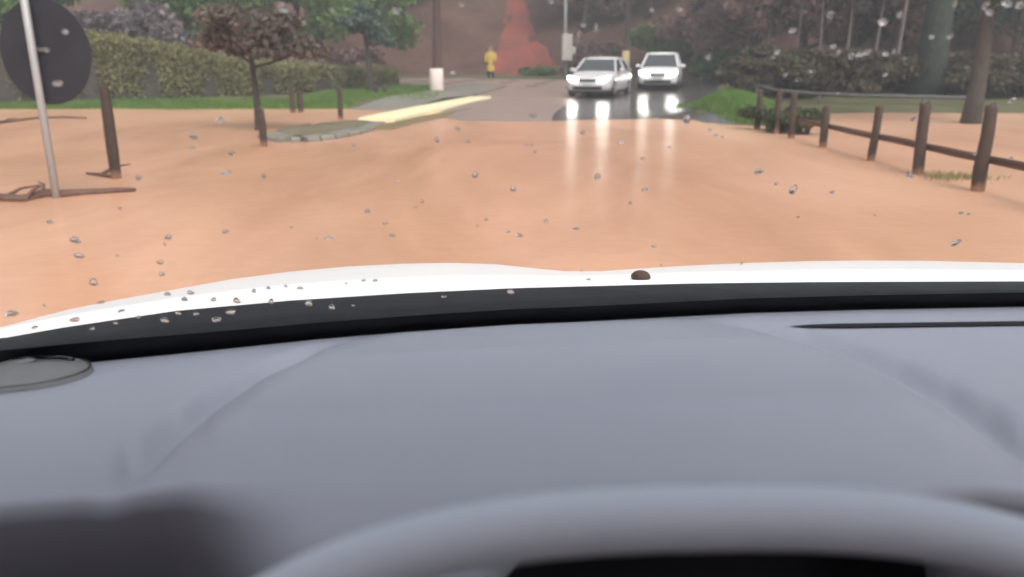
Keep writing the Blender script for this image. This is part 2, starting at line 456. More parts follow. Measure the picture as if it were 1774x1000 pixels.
# olive mud verge between the yellow kerb and the flood
vp = smooth_path([(640, 228), (700, 214), (770, 200), (840, 187), (900, 181)], 20)
vv = []
for i, (x, y) in enumerate(vp):
    for j in range(7):
        s = j / 6
        vv.append((x - 0.55 + 1.0 * s + random.uniform(-.04, .04), y, 0.10 * math.sin(math.pi * s) ** .8 * (1 if 0 < i < 19 else 0) - 0.06 + random.uniform(0, .025)))
tag(mesh_obj('mud_verge', vv, grid_faces(20, 7), M['mud'], smooth=True), 'strip of olive mud in front of the yellow kerb', None, kind='structure')

# ------------------------------------------------------------------ foliage
def leaves_mesh(name, C, size, mat_, parent=None, flat=0.0, aspect=0.6):
    """one small quad leaf at every point of C"""
    n = len(C)
    a = RNG.normal(size=(n, 3)); a[:, 2] *= (1 - flat); a /= np.linalg.norm(a, axis=1)[:, None] + 1e-9
    b = RNG.normal(size=(n, 3)); b[:, 2] *= (1 - flat)
    b -= (a * b).sum(1)[:, None] * a; b /= np.linalg.norm(b, axis=1)[:, None] + 1e-9
    s = size * RNG.uniform(0.6, 1.35, size=(n, 1))
    V = np.empty((n, 4, 3))
    V[:, 0] = C - a * s; V[:, 1] = C + b * s * aspect; V[:, 2] = C + a * s; V[:, 3] = C - b * s * aspect
    me = bpy.data.meshes.new(name)
    me.vertices.add(4 * n); me.vertices.foreach_set('co', V.reshape(-1))
    me.loops.add(4 * n); me.loops.foreach_set('vertex_index', np.arange(4 * n, dtype=np.int32))
    me.polygons.add(n); me.polygons.foreach_set('loop_start', np.arange(0, 4 * n, 4, dtype=np.int32))
    try: me.polygons.foreach_set('loop_total', np.full(n, 4, dtype=np.int32))
    except Exception: pass
    me.materials.append(mat_)
    me.update(); me.validate()
    o = bpy.data.objects.new(name, me); COL.objects.link(o)
    if parent: o.parent = parent
    return o

def blob_points(n, blobs):
    """points through ellipsoid clumps: list of (centre, radii)"""
    w = np.array([b[1][0] * b[1][1] * b[1][2] for b in blobs]) ** 0.7
    k = RNG.choice(len(blobs), n, p=w / w.sum())
    d = RNG.normal(size=(n, 3)); d /= np.linalg.norm(d, axis=1)[:, None]
    r = RNG.uniform(0.25, 1.0, n) ** 0.5
    c = np.array([b[0] for b in blobs])[k]; R = np.array([b[1] for b in blobs])[k]
    return c + d * r[:, None] * R

def branchy(bm, base, h, r0, lean=(0, 0), nb=5, spread=1.2, fork=0.45, up=0.5):
    """trunk with limbs; returns limb tips"""
    base = Vector(base)
    pts = []; rad = []
    for i in range(7):
        t = i / 6
        pts.append(base + Vector((lean[0] * t + math.sin(t * 5 + base.x) * 0.05 * r0 * 6, lean[1] * t, h * t)))
        rad.append(r0 * (1.25 - 0.25 * min(1, t * 5)) * (1 - 0.62 * t) if i else r0 * 1.35)
    tube(bm, pts, rad, 8)
    tips = []
    for k in range(nb):
        t = fork + (1 - fork) * (k + random.random() * 0.6) / nb
        i = min(5, int(t * 6)); p = pts[i].lerp(pts[i + 1], t * 6 - i)
        a = k * 2.4 + random.random()
        L = spread * random.uniform(0.7, 1.15) * (1.1 - 0.4 * t)
        d = Vector((math.cos(a), math.sin(a), up + random.uniform(-.1, .3))).normalized()
        q1 = p + d * L * 0.5 + Vector((0, 0, 0.04 * L)); q2 = p + d * L + Vector((0, 0, 0.18 * L))
        rr = r0 * (1 - 0.62 * t) * 0.6
        tube(bm, [p, q1, q2], [rr, rr * 0.7, rr * 0.35], 6)
        q3 = q1 + Vector((d.y, -d.x, 0.5)) * L * 0.45
        tube(bm, [q1, q3], [rr * 0.5, rr * 0.2], 5)
        tips += [q2, q3]
    tips.append(pts[-1])
    return tips

def tree(label, base, h, r0, leafmat, n_leaf, leaf, spread, crown_r, bark, group=None, lean=(0, 0), nb=6, fork=0.45, up=0.5, cat='tree', name='tree', paint=None, flat=1.0, drop=0.0):
    root = empty(name, base)
    bm = bmesh.new()
    tips = branchy(bm, (0, 0, -0.3), h + 0.3, r0, lean, nb, spread, fork, up)
    bm_obj('trunk', bm, bark, root, smooth=True)
    if n_leaf:
        blobs = []
        for t in tips:
            for _ in range(2):
                r = crown_r * random.uniform(0.55, 1.0)
                blobs.append(((t.x + random.uniform(-.5, .5) * crown_r, t.y + random.uniform(-.5, .5) * crown_r, t.z + random.uniform(-.4, .4) * crown_r - drop),
                              (r, r, r * random.uniform(.45, .8) * flat)))
        leaves_mesh('crown', blob_points(n_leaf, blobs), leaf, leafmat, root)
    if paint:
        b2 = bmesh.new()
        z1, mm = paint
        tube(b2, [(0, 0, -0.25), (0, 0, z1 * .5), (lean[0] * .1, 0, z1)], [r0 * 1.35 + .03, r0 * 1.25 + .02, r0 * 1.18 + .02], 10)
        bm_obj('painted_band', b2, mm, root, smooth=True)
    tag(root, label, cat, group)
    return root

def shrub(label, base, rx, ry, rz, leafmat, n, leaf, group=None, name='shrub', k=9):
    root = empty(name, base)
    bm = bmesh.new()
    for i in range(5):
        a = i * 1.3
        tube(bm, [(0.05 * math.cos(a), 0.05 * math.sin(a), -0.2), (rx * .3 * math.cos(a), ry * .3 * math.sin(a), rz * .7), (rx * .6 * math.cos(a), ry * .6 * math.sin(a), rz * 1.5)], [0.05, 0.035, 0.012], 5)
    bm_obj('stem', bm, M['bark'], root)
    blobs = [((random.uniform(-.7, .7) * rx, random.uniform(-.6, .6) * ry, rz * random.uniform(.35, 1.45)), (rx * random.uniform(.3, .55), ry * random.uniform(.35, .6), rz * random.uniform(.28, .5))) for _ in range(k)]
    leaves_mesh('foliage', blob_points(n, blobs), leaf, leafmat, root)
    tag(root, label, 'shrub', group)
    return root

def gz(x, y):
    return float(max(height(x, y), hill(x, y) if y > hill_y0(x) else -9))

# hedge on the left, falling in height to the right
hp = [(-260, 25.8, 2.25), (-60, 26.2, 2.2), (160, 27.2, 2.05), (300, 28.2, 1.62), (430, 29.8, 1.12), (560, 33.5, 0.92), (690, 38.5, 0.62)]
hedge = empty('hedge', (AT(160, 150, 27.2).x, 27.2, 0)); tag(hedge, 'long clipped olive hedge sloping down behind the round sign', 'hedge')
ho = hedge.location
hp3 = [(AT(a, 150, y).x, y, h) for a, y, h in hp]
tt = np.linspace(0, len(hp3) - 1, 60); ii = np.arange(len(hp3))
cx = np.interp(tt, ii, [p[0] for p in hp3]); cy = np.interp(tt, ii, [p[1] for p in hp3]); ch = np.interp(tt, ii, [p[2] for p in hp3])
bm = bmesh.new(); rows = []
for i in range(60):
    hh = ch[i] - 0.12 + 0.05 * math.sin(i * 1.9)
    rows.append([bm.verts.new((cx[i] - ho.x + 0.1 * a, cy[i] - ho.y + d, float(height(cx[i], cy[i])) - .15 + z)) for a, d, z in ((0, -.50, 0), (0, -.48, hh * .8), (0, -.3, hh), (0, .45, hh), (0, .6, 0))])
for i in range(59):
    for k in range(4):
        bm.faces.new((rows[i][k], rows[i + 1][k], rows[i + 1][k + 1], rows[i][k + 1]))
bm_obj('inner_twigs', bm, M['bark'], hedge)
n = 46000
u = RNG.uniform(0, 59, n); hx_ = np.interp(u, np.arange(60), cx); hy_ = np.interp(u, np.arange(60), cy); hh_ = np.interp(u, np.arange(60), ch)
top = RNG.random(n) < 0.40
f = RNG.random(n)
hh_ = hh_ + .06 * np.sin(u * 1.7) + .05 * np.sin(u * 4.1 + 1)
pz = np.where(top, hh_ + RNG.normal(0, .06, n), hh_ * f ** .8)
py_ = np.where(top, RNG.uniform(-.45, .55, n), -.52 + RNG.normal(0, .07, n))
keep = top | (np.sin(u * 1.3) * np.sin(u * .47 + 1) + f * 1.1 + RNG.normal(0, .25, n) > 0.05)
Pn = np.c_[hx_ - ho.x + RNG.normal(0, .05, n), hy_ - ho.y + py_, pz + height(hx_, hy_)][keep]
leaves_mesh('foliage', Pn, 0.06, L_HEDGE, hedge)

# ---- trees and shrubs behind the hedge, on the hillside and right of the road
def at_g(px, Y):
    """point on the ground at distance Y in the direction of column px"""
    x = AT(px, 130, Y).x
    return (x, Y, gz(x, Y))

tree('dark flat-topped tree with a forked trunk in front of the hedge', tuple(G(447, 226)), 2.05, 0.085, L_DUSK, 5200, 0.075, 1.25, 0.55, M['bark'], nb=6, fork=0.62, up=0.28, flat=0.55, drop=0.05)
tree('slim dark tree with a bent top beside the hedge end', at_g(641, 33.0), 3.0, 0.14, L_TEAL, 1500, 0.11, 0.9, 0.5, M['bark'], nb=4, fork=0.6, lean=(-0.15, 0), up=.3)
gb = 'green trees beyond the hedge'
for px, Yd, h, lab in ((330, 40, 6.5, 'leafy green tree above the hedge beside the lilac bush'), (520, 43, 7.0, 'leafy green tree above the dark flat-topped tree'), (640, 47, 8.0, 'leafy green tree left of the whitewashed trunk'),
                       (60, 38, 6.0, 'green tree behind the round sign')):
    tree(lab, at_g(px, Yd), h, 0.2, L_GREEN, 6500, 0.18, 2.6, 1.35, M['bark'], gb, nb=8, fork=0.22, up=.35)
shrub('lilac grey bush above the hedge right of the sign', at_g(200, 34), 2.6, 1.2, 1.9, L_LILAC, 5200, 0.13)
shrub('small lilac grey bush at the hedge top left of the dark tree', at_g(300, 33), 1.0, .8, 1.5, L_LILAC, 2200, 0.10)
shrub('dark brown bush behind the flat-topped tree', at_g(455, 37), 2.6, 1.3, 1.25, L_BROWN, 5000, 0.13)
shrub('mauve bush between the hedge and the bent tree', at_g(590, 40), 2.2, 1.2, 1.0, L_BROWN, 4200, 0.13)
shrub('dark bush behind the sign pole', at_g(20, 33), 3.0, 1.2, 1.4, L_DARK, 4200, 0.13)
shrub('low green bush at the foot of the red earth', at_g(930, 51.5), 1.3, .6, .35, L_GREEN, 1500, 0.10)

tree('brown trunk with a whitewashed base beside the yellow kerb', tuple(G(757, 169, 0.03)), 9.0, 0.21, L_BROWN, 9000, 0.18, 2.4, 1.2, M['bark_brown'], nb=7, fork=0.62, paint=(1.12, M['whitewash']))
tree('dark trunk with a faded yellow base between the two cars', at_g(1083, 47.5), 9.5, 0.17, L_BROWN, 9000, 0.18, 2.4, 1.2, M['bark'], nb=7, fork=0.55, paint=(1.55, M['yellowwash']))
gh = 'trees on the hillside'
spots = [(700, 60, L_GREEN, 'green tree high on the hillside left of the whitewashed trunk'), (800, 66, L_TEAL, 'grey green tree topping the bare hillside'), (905, 72, L_BROWN, 'brown tree above the red earth'),
         (1010, 58, L_BROWN, 'brown tree behind the grey cabinet pole'), (1060, 64, L_DARK, 'dark tree deep on the hillside behind the first car'), (1120, 57, L_GREEN, 'green tree behind the far white car'),
         (1180, 60, L_BROWN, 'mauve tree high behind the far white car')]
for px, Yd, lm, lab in spots:
    tree(lab, at_g(px, Yd), 7.5, 0.2, lm, 5600, 0.20, 2.7, 1.35, M['bark_brown'], gh, nb=8, fork=0.16, up=.3)
shrub('green bush right behind the far white car', at_g(1150, 51), 2.4, 1.2, 1.35, L_GREEN, 5200, 0.13)
shrub('brown bush behind the nearer car', at_g(1020, 51), 2.0, 1.0, 1.2, L_BROWN, 3600, 0.13)
shrub('green bush at the roadside right of the far car', at_g(1230, 43), 1.8, 1.2, 0.95, L_GREEN, 4000, 0.12)
gr_ = 'brown trees right of the road'
for px, Yd, lm, lab in ((1235, 47, L_BROWN, 'mauve brown tree right of the far white car'), (1300, 40, L_BROWN, 'mauve brown tree above the grass mound'), (1385, 37, L_BROWN, 'mauve brown tree behind the grey rail'),
                        (1470, 36, L_DARK, 'dark tree behind the middle of the grey rail'), (1545, 34, L_BROWN, 'brown tree left of the thick mossy trunk'), (1640, 38, L_TEAL, 'grey green tree between the two near trunks'), (1750, 35, L_TEAL, 'grey green tree at the right edge')):
    tree(lab, at_g(px, Yd), 7.0, 0.19, lm, 5600, 0.17, 2.4, 1.3, M['bark_brown'], gr_, nb=9, fork=0.12, up=.3)
tree('thick mossy green trunk rising behind the fence', at_g(1605, 26.5), 8.5, 0.50, L_TEAL, 7000, 0.15, 2.2, 1.1, M['bark_green'], nb=6, fork=0.6)
tr = G(1680, 214)
tree('forked grey trunk standing in flood water behind the fence', (tr.x, tr.y, -0.05), 5.4, 0.20, L_TEAL, 5000, 0.12, 2.0, .8, M['bark'], nb=6, fork=0.45, up=.9)
for px, Yd, rx, lab in ((1420, 26, 2.2, 'dark bush left under the grey rail'), (1510, 27, 2.4, 'dark bush under the middle of the grey rail'), (1640, 27, 2.3, 'dark bush behind the forked trunk'), (1760, 26, 2.2, 'dark bush at the right edge behind the fence'),
                        (1322, 28, 1.5, 'dark bush behind the left end of the grey rail')):
    shrub(lab, at_g(px, Yd), rx, 1.1, 0.78, L_DARK, 4600, 0.12, 'dark bushes along the flooded field')

for k, (px, Yd) in enumerate(((1215, 46), (1255, 44), (1290, 40), (1322, 37), (1372, 35), (1418, 34), (1462, 33.5), (1508, 33), (1548, 32))):
    tree('slim pale sapling %s' % ('beside the far car', 'second right of the far car', 'above the grass mound', 'over the left end of the grey rail', 'right of the mound among brown trees', 'over the first third of the rail',
         'over the middle of the rail', 'left of the brown roadside tree', 'next to the thick mossy trunk')[k], at_g(px, Yd), 6.0, 0.075, L_LILAC, 900, 0.10, 1.1, .5, M['pale_bark'], 'pale saplings right of the road', lean=(random.uniform(-.5, .5), 0), nb=5, fork=.35, up=.9, name='sapling')

for px, py, rx, rz, lab in ((1352, 230, .7, .36, 'dark leafy weeds at the foot of the fence next to the mound'), (1400, 236, .6, .28, 'dark leafy weeds at the fence, right clump')):
    p = G(px, py); shrub(lab, (p.x, p.y + .4, 0), rx, .45, rz, L_WEED, 2400, .055, 'weeds along the fence', k=7)

# grass on the mound and along the shore
def grass(name, pts, h, label):
    n = len(pts)
    a = RNG.uniform(0, 2 * np.pi, n); s = h * RNG.uniform(.5, 1.3, n)
    w = np.c_[np.cos(a), np.sin(a), np.zeros(n)] * (0.10 * s)[:, None]
    lean = RNG.normal(0, .25, (n, 3)) * s[:, None]; lean[:, 2] = s
    V = np.empty((n, 3, 3)); V[:, 0] = pts - w; V[:, 1] = pts + w; V[:, 2] = pts + lean
    me = bpy.data.meshes.new(name)
    me.from_pydata(V.reshape(-1, 3).tolist(), [], np.arange(3 * n).reshape(-1, 3).tolist())
    me.materials.append(L_STRAW if name == 'drowned_grass' else L_GRASS)
    o = bpy.data.objects.new(name, me); COL.objects.link(o)
    tag(o, label, 'grass', kind='stuff')
n = 26000
gx = 5.7 + RNG.normal(0, .62, n); gy = 20.3 + RNG.normal(0, 1.9, n)
k = (height(gx, gy) > 0.03) & (gx > 4.75)
gx, gy = gx[k], gy[k]
grass('mound_grass', np.c_[gx, gy, height(gx, gy)], 0.15, 'bright green grass on the mound at the roadside')
n = 30000
gx = RNG.uniform(-22, -5.0, n); gy = RNG.uniform(24.9, 27.2, n)
grass('shore_grass', np.c_[gx, gy, height(gx, gy) - .01], 0.13, 'green grass strip below the hedge along the flood')
n = 15000
gx = RNG.uniform(-7.5, -2.6, n); gy = RNG.uniform(27.0, 38.0, n)
k = (gx < -2.0 - (gy - 27) * 0.12)
grass('lawn_grass', np.c_[gx[k], gy[k], height(gx[k], gy[k])], 0.10, 'patch of green lawn left of the whitewashed trunk')
n = 800
gx = G(1650, 308).x + RNG.normal(0, .22, n); gy = G(1650, 308).y + RNG.normal(0, .16, n)
grass('drowned_grass', np.c_[gx, gy, 0 * gx - .05], 0.10, 'drowned grass tuft poking out between the last fence posts')

def tide_mark(m, col=(0.40, 0.21, 0.12)):
    # dried and splashed mud on the lowest hand's breadth above the water (object origins sit at water level)
    nt = m.node_tree; b = nt.nodes['Principled BSDF']
    src = b.inputs['Base Color'].links[0].from_socket
    tc = nt.nodes.new('ShaderNodeTexCoord'); sp_ = nt.nodes.new('ShaderNodeSeparateXYZ'); nz_ = nt.nodes.new('ShaderNodeTexNoise')
    nz_.inputs['Scale'].default_value = 14; nz_.inputs['Detail'].default_value = 5
    nt.links.new(tc.outputs['Object'], sp_.inputs[0]); nt.links.new(tc.outputs['Object'], nz_.inputs['Vector'])
    ad = nt.nodes.new('ShaderNodeMath'); ad.operation = 'MULTIPLY_ADD'; ad.inputs[1].default_value = .22
    nt.links.new(nz_.outputs['Fac'], ad.inputs[0]); nt.links.new(sp_.outputs['Z'], ad.inputs[2])
    mr = nt.nodes.new('ShaderNodeMapRange'); mr.inputs['From Min'].default_value = .12; mr.inputs['From Max'].default_value = .21
    mr.inputs['To Min'].default_value = .75; mr.inputs['To Max'].default_value = 0
    nt.links.new(ad.outputs[0], mr.inputs['Value'])
    mc = nt.nodes.new('ShaderNodeMix'); mc.data_type = 'RGBA'
    nt.links.new(mr.outputs[0], mc.inputs['Factor']); nt.links.new(src, mc.inputs['A']); mc.inputs['B'].default_value = (*col, 1)
    nt.links.new(mc.outputs['Result'], b.inputs['Base Color'])
tide_mark(M['post'])
# ------------------------------------------------------------------ posts, fence, rail
def post_bm(h, w, d, tilt=0.0, seed=0):
    rnd = random.Random(seed)
    bm = bmesh.new()
    pts = [(tilt * t * h + rnd.uniform(-.008, .008), rnd.uniform(-.008, .008), -0.4 + (h + 0.4) * t) for t in (0, .25, .5, .75, .97, 1.0)]
    tube(bm, pts, [w * .52, w * .5, w * .51, w * .49, w * .47, w * .40], 9)
    for v in bm.verts:
        v.co.x += rnd.uniform(-.07, .07) * w; v.co.y += rnd.uniform(-.07, .07) * w
        if v.co.z > h - .03: v.co.z += rnd.uniform(-.03, .02)
    bmesh.ops.scale(bm, vec=(1, d / w, 1), verts=bm.verts)
    return bm
left_posts = [(203, 309, 1.08, .115, -0.02, 'dark wooden post standing in water right of the round sign'), (457, 254, 0.62, .12, 0.0, 'dark wooden post at the grey kerb corner by the flat-topped tree'),
              (508, 196, 0.58, .15, -0.02, 'left one of the close pair of short dark posts'), (521, 195, 0.58, .17, 0.01, 'right one of the close pair of short dark posts'),
              (592, 208, 0.82, .12, -0.03, 'slim brown post beside the wet footpath'), (654, 174, 0.52, .18, -0.03, 'left one of two small posts by the bent tree'), (667, 173, 0.50, .14, 0.0, 'right one of two small posts by the bent tree')]
for i, (px, py, h, w, tl, lab) in enumerate(left_posts):
    o = bm_obj('wooden_post', post_bm(h, w, w, tl, i), M['post'], smooth=True)
    o.location = G(px, py); tag(o, lab, 'post', 'wooden posts on the left')

fpos = [G(1703, 332), G(1580, 303), G(1497, 280), G(1433, 256), G(1385, 241), G(1341, 233), G(1306, 224)]
_c = np.polyfit([p.y for p in fpos], [p.x for p in fpos], 1)      # posts of one fence stand in one line
fpos = [Vector((float(np.polyval(_c, p.y)), p.y, 0)) for p in fpos]
hts = [0.90, 0.86, 0.76, 0.66, 0.80, 0.85, 0.80]
fence = empty('wooden_fence', tuple(fpos[0])); tag(fence, 'dark wooden post and rail fence in the flood on the right', 'fence')
o0 = fence.location
ends = [Vector((5.15, 6.6, 0)), Vector((5.15, 4.6, 0))] + [Vector((p.x, p.y, 0)) for p in fpos]
for i, (p, h) in enumerate(zip(fpos, hts)):
    o = bm_obj('post', post_bm(h, (.135 if i < 2 else .115), .12, (0.02, -.03, .02, .0, -.03, .02, 0)[i], 20 + i), M['post'], fence, smooth=True)
    o.location = p - o0
nears = [Vector((float(np.polyval(_c, 7.0)), 7.0, 0)), fpos[0], fpos[1], fpos[2], fpos[3], fpos[4]]
o = bm_obj('post', post_bm(0.95, .16, .15, 0, 40), M['post'], fence, smooth=True); o.location = nears[0] - o0
for i in range(5):
    a = nears[i] - o0 + Vector((0.085, 0, .335)); b = nears[i + 1] - o0 + Vector((0.085, 0, .335))
    d = (b - a) * .012
    bm = bmesh.new()
    tube(bm, [a + d, a.lerp(b, .5) + Vector((0, 0, .004 * (-1) ** i)), b - d], [.043, .047, .042], 8)
    bm_obj('rail', bm, M['rail'], fence, smooth=True)

gr = empty('guard_rail', at_g(1320, 24.5)); tag(gr, 'low dull grey metal rail in front of the dark bushes', 'railing')
g0 = gr.location
gp = [AT(1312, 148, 25.5), AT(1345, 157, 25.0), AT(1420, 163, 24.6), AT(1500, 166, 24.4), AT(1600, 168, 24.2), AT(1700, 170, 24.0)]
bm = bmesh.new(); tube(bm, [p - g0 for p in gp], .055, 8); bm_obj('rail', bm, M['dull_steel'], gr, smooth=True)
for p in gp[::2] + [gp[-1]]:
    bm = bmesh.new(); zb = gz(p.x, p.y)
    tube(bm, [Vector((p.x, p.y, zb - .2)) - g0, p - g0], .045, 8)
    bm_obj('post', bm, M['dull_steel'], gr, smooth=True)

# ------------------------------------------------------------------ round sign seen from behind
sp = G(99, 343)
sign = empty('road_sign', tuple(sp)); tag(sign, 'round road sign seen from its dark back on a grey pole', 'road sign')
bm = bmesh.new(); tube(bm, [(0, 0, -.5), (-.02, 0, 1.2), (-.045, 0, 3.0)], .037, 12); bm_obj('pole', bm, M['galv'], sign, smooth=True)
dc = AT(79, 90, sp.y + 0.07) - sp
bm = bmesh.new()
bmesh.ops.create_cone(bm, cap_ends=True, cap_tris=False, segments=48, radius1=.455, radius2=.455, depth=.012)
bmesh.ops.bevel(bm, geom=[e for e in bm.edges if len(e.link_faces) == 2 and any(len(f.verts) > 8 for f in e.link_faces)], offset=.004, segments=1, affect='EDGES')
bmesh.ops.transform(bm, matrix=Matrix.Translation(dc) @ Matrix.Rotation(math.radians(90), 4, 'X') @ Matrix.Diagonal((.97, 1.10, 1, 1)), verts=bm.verts)
bm_obj('disc', bm, M['sign_back'], sign)
bm = bmesh.new()
bmesh.ops.create_cone(bm, cap_ends=True, segments=48, radius1=.445, radius2=.445, depth=.004)
bmesh.ops.transform(bm, matrix=Matrix.Translation(dc + Vector((0, .011, 0))) @ Matrix.Rotation(math.radians(90), 4, 'X') @ Matrix.Diagonal((.97, 1.10, 1, 1)), verts=bm.verts)
bm_obj('face', bm, M['sign_face'], sign)
for dz in (.02,):
    bm = bmesh.new(); bm_box(bm, (dc.x * .8, dc.y - .02, dc.z + dz), (.13, .03, .035), .004)
    bm_obj('clamp', bm, M['dull_steel'], sign)

# branches drifting at the foot of the sign
def drift(pix, rad, label, twigs=3):
    P = [G(a, b) for a, b in pix]
    root = empty('driftwood', tuple(P[len(P) // 2]))
    o = root.location
    bm = bmesh.new()
    tube(bm, [p - o + Vector((0, 0, .02)) for p in P], rad, 8)
    bm_obj('branch', bm, M['driftwood'], root, smooth=True)
    for i in range(twigs):
        p = P[1 + i % (len(P) - 2)] - o
        bm = bmesh.new()
        tube(bm, [p, p + Vector((.15 - .1 * i, .12, .10)), p + Vector((.3 - .22 * i, .2, .12))], [.025, .016, .008], 6)
        bm_obj('twig', bm, M['driftwood'], root, smooth=True)
    tag(root, label, 'driftwood')
drift([(-60, 346), (0, 347), (40, 349), (75, 340), (105, 341), (150, 337), (200, 334), (236, 332)], [.05, .05, .045, .06, .055, .04, .035, .02], 'long brown branch drifting at the foot of the round sign')
drift([(-80, 222), (0, 214), (60, 207), (110, 205), (150, 206)], [.05, .05, .045, .04, .02], 'thin drifting branch far behind the sign pole', 1)
drift([(150, 303), (172, 305), (196, 309)], [.012, .02, .025], 'short twig drifting against the tall left post', 1)

# ------------------------------------------------------------------ utility pole with cabinet
pb = at_g(980, 48.0)
pole = empty('utility_pole', pb); tag(pole, 'thin grey pole with a pale cabinet behind the nearer car', 'utility pole')
bm = bmesh.new(); tube(bm, [(0, 0, -.3), (-.08, 0, 4), (-.18, 0, 8.5)], [.11, .10, .08], 10); bm_obj('shaft', bm, M['galv'], pole, smooth=True)
bm = bmesh.new(); bm_box(bm, (0.03, -.28, 1.72), (.60, .34, 1.45), .04); cb = bm_obj('cabinet', bm, M['box_grey'], pole)
bm = bmesh.new(); bm_box(bm, (0.03, -.46, 1.75), (.50, .02, 1.25), .008); bm_obj('cabinet_door', bm, M['box_grey'], cb)
bm = bmesh.new(); bm_box(bm, (.42, -.28, 1.55), (.20, .2, .4), .03); bm_obj('meter_box', bm, M['box_grey'], pole)

# ------------------------------------------------------------------ person in a yellow raincoat
def skin_mesh(name, joints, edges, mat_, parent, sub=2):
    me = bpy.data.meshes.new(name)
    me.from_pydata([j[0] for j in joints], edges, [])
    o = bpy.data.objects.new(name, me); COL.objects.link(o)
    sk = o.modifiers.new('skin', 'SKIN'); sk.use_smooth_shade = True
    sv = me.skin_vertices[0].data
    for i, j in enumerate(joints): sv[i].radius = j[1] if hasattr(j[1], '__len__') else (j[1], j[1])
    sv[0].use_root = True
    ss = o.modifiers.new('sub', 'SUBSURF'); ss.levels = sub; ss.render_levels = sub
    dg = bpy.context.evaluated_depsgraph_get(); dg.update()
    m2 = bpy.data.meshes.new_from_object(o.evaluated_get(dg))
    bpy.data.objects.remove(o, do_unlink=True)
    m2.materials.clear(); m2.materials.append(mat_)
    m2.polygons.foreach_set('use_smooth', [True] * len(m2.polygons))
    o = bpy.data.objects.new(name, m2); COL.objects.link(o); o.parent = parent
    return o
pp = at_g(850, 45.0)
person = empty('person', (pp[0], pp[1], pp[2] + .01)); tag(person, 'person in a yellow hooded raincoat and dark trousers standing in the side street', 'person')
J = [((0, 0, .92), (.15, .11)), ((0, 0, 1.12), (.14, .10)), ((0, 0, 1.36), (.17, .11)), ((0, 0, 1.47), (.06, .06)), ((0, -.01, 1.58), (.085, .10)), ((0, -.005, 1.68), (.07, .085)),
     ((-.19, 0, 1.38), .06), ((-.23, -.02, 1.12), .045), ((-.20, -.10, .90), .036), ((.19, 0, 1.38), .06), ((.23, -.02, 1.12), .045), ((.20, -.10, .90), .036),
     ((-.10, 0, .84), .095), ((-.11, 0, .48), .065), ((-.11, .02, .09), .045), ((-.12, -.12, .04), .038), ((.10, 0, .84), .095), ((.12, 0, .48), .065), ((.13, .02, .09), .045), ((.14, -.12, .04), .038)]
E_ = [(0, 1), (1, 2), (2, 3), (3, 4), (4, 5), (2, 6), (6, 7), (7, 8), (2, 9), (9, 10), (10, 11), (0, 12), (12, 13), (13, 14), (14, 15), (0, 16), (16, 17), (17, 18), (18, 19)]
skin_mesh('body', J, E_, M['skin'], person)
# trousers and coat follow the body a little outside it
Jt = [((0, 0, .92), (.16, .12)), ((-.10, 0, .84), .108), ((-.11, 0, .48), .078), ((-.11, .02, .06), .06), ((.10, 0, .84), .108), ((.12, 0, .48), .078), ((.13, .02, .06), .06)]
skin_mesh('trousers', Jt, [(0, 1), (1, 2), (2, 3), (0, 4), (4, 5), (5, 6)], M['trousers'], person)
bm = bmesh.new()
prof = [(.50, .23, .19), (.70, .22, .175), (.95, .20, .155), (1.15, .215, .155), (1.34, .235, .15), (1.44, .17, .12), (1.50, .10, .10)]
rings = [[bm.verts.new((a * math.cos(k * math.pi / 10) * (1 + .05 * math.sin(k * 2.7)), b * math.sin(k * math.pi / 10), z)) for k in range(20)] for z, a, b in prof]
for i in range(len(rings) - 1):
    for k in range(20):
        bm.faces.new((rings[i][k], rings[i][(k + 1) % 20], rings[i + 1][(k + 1) % 20], rings[i + 1][k]))
coat = bm_obj('raincoat', bm, M['coat'], person, smooth=True)
for s in (-1, 1):
    bm = bmesh.new(); tube(bm, [(s * .17, 0, 1.42), (s * .25, -.01, 1.22), (s * .26, -.04, 1.10), (s * .22, -.11, .93)], [.09, .085, .08, .07], 10)
    bm_obj('sleeve', bm, M['coat'], coat, smooth=True)
bm = bmesh.new()   # hood, open at the front
for i in range(9):
    for k in range(14):
        pass
hv = []; hf = []
for i in range(9):
    th = math.radians(5 + 150 * i / 8)
    for k in range(13):
        ph = math.radians(35 + 290 * k / 12)     # gap faces -Y
        hv.append((.135 * math.sin(th) * math.sin(ph), .03 - .15 * math.sin(th) * math.cos(ph), 1.62 + .16 * math.cos(th)))
bm.free()
hood = mesh_obj('hood', hv, grid_faces(9, 13), M['coat'], coat, smooth=True)

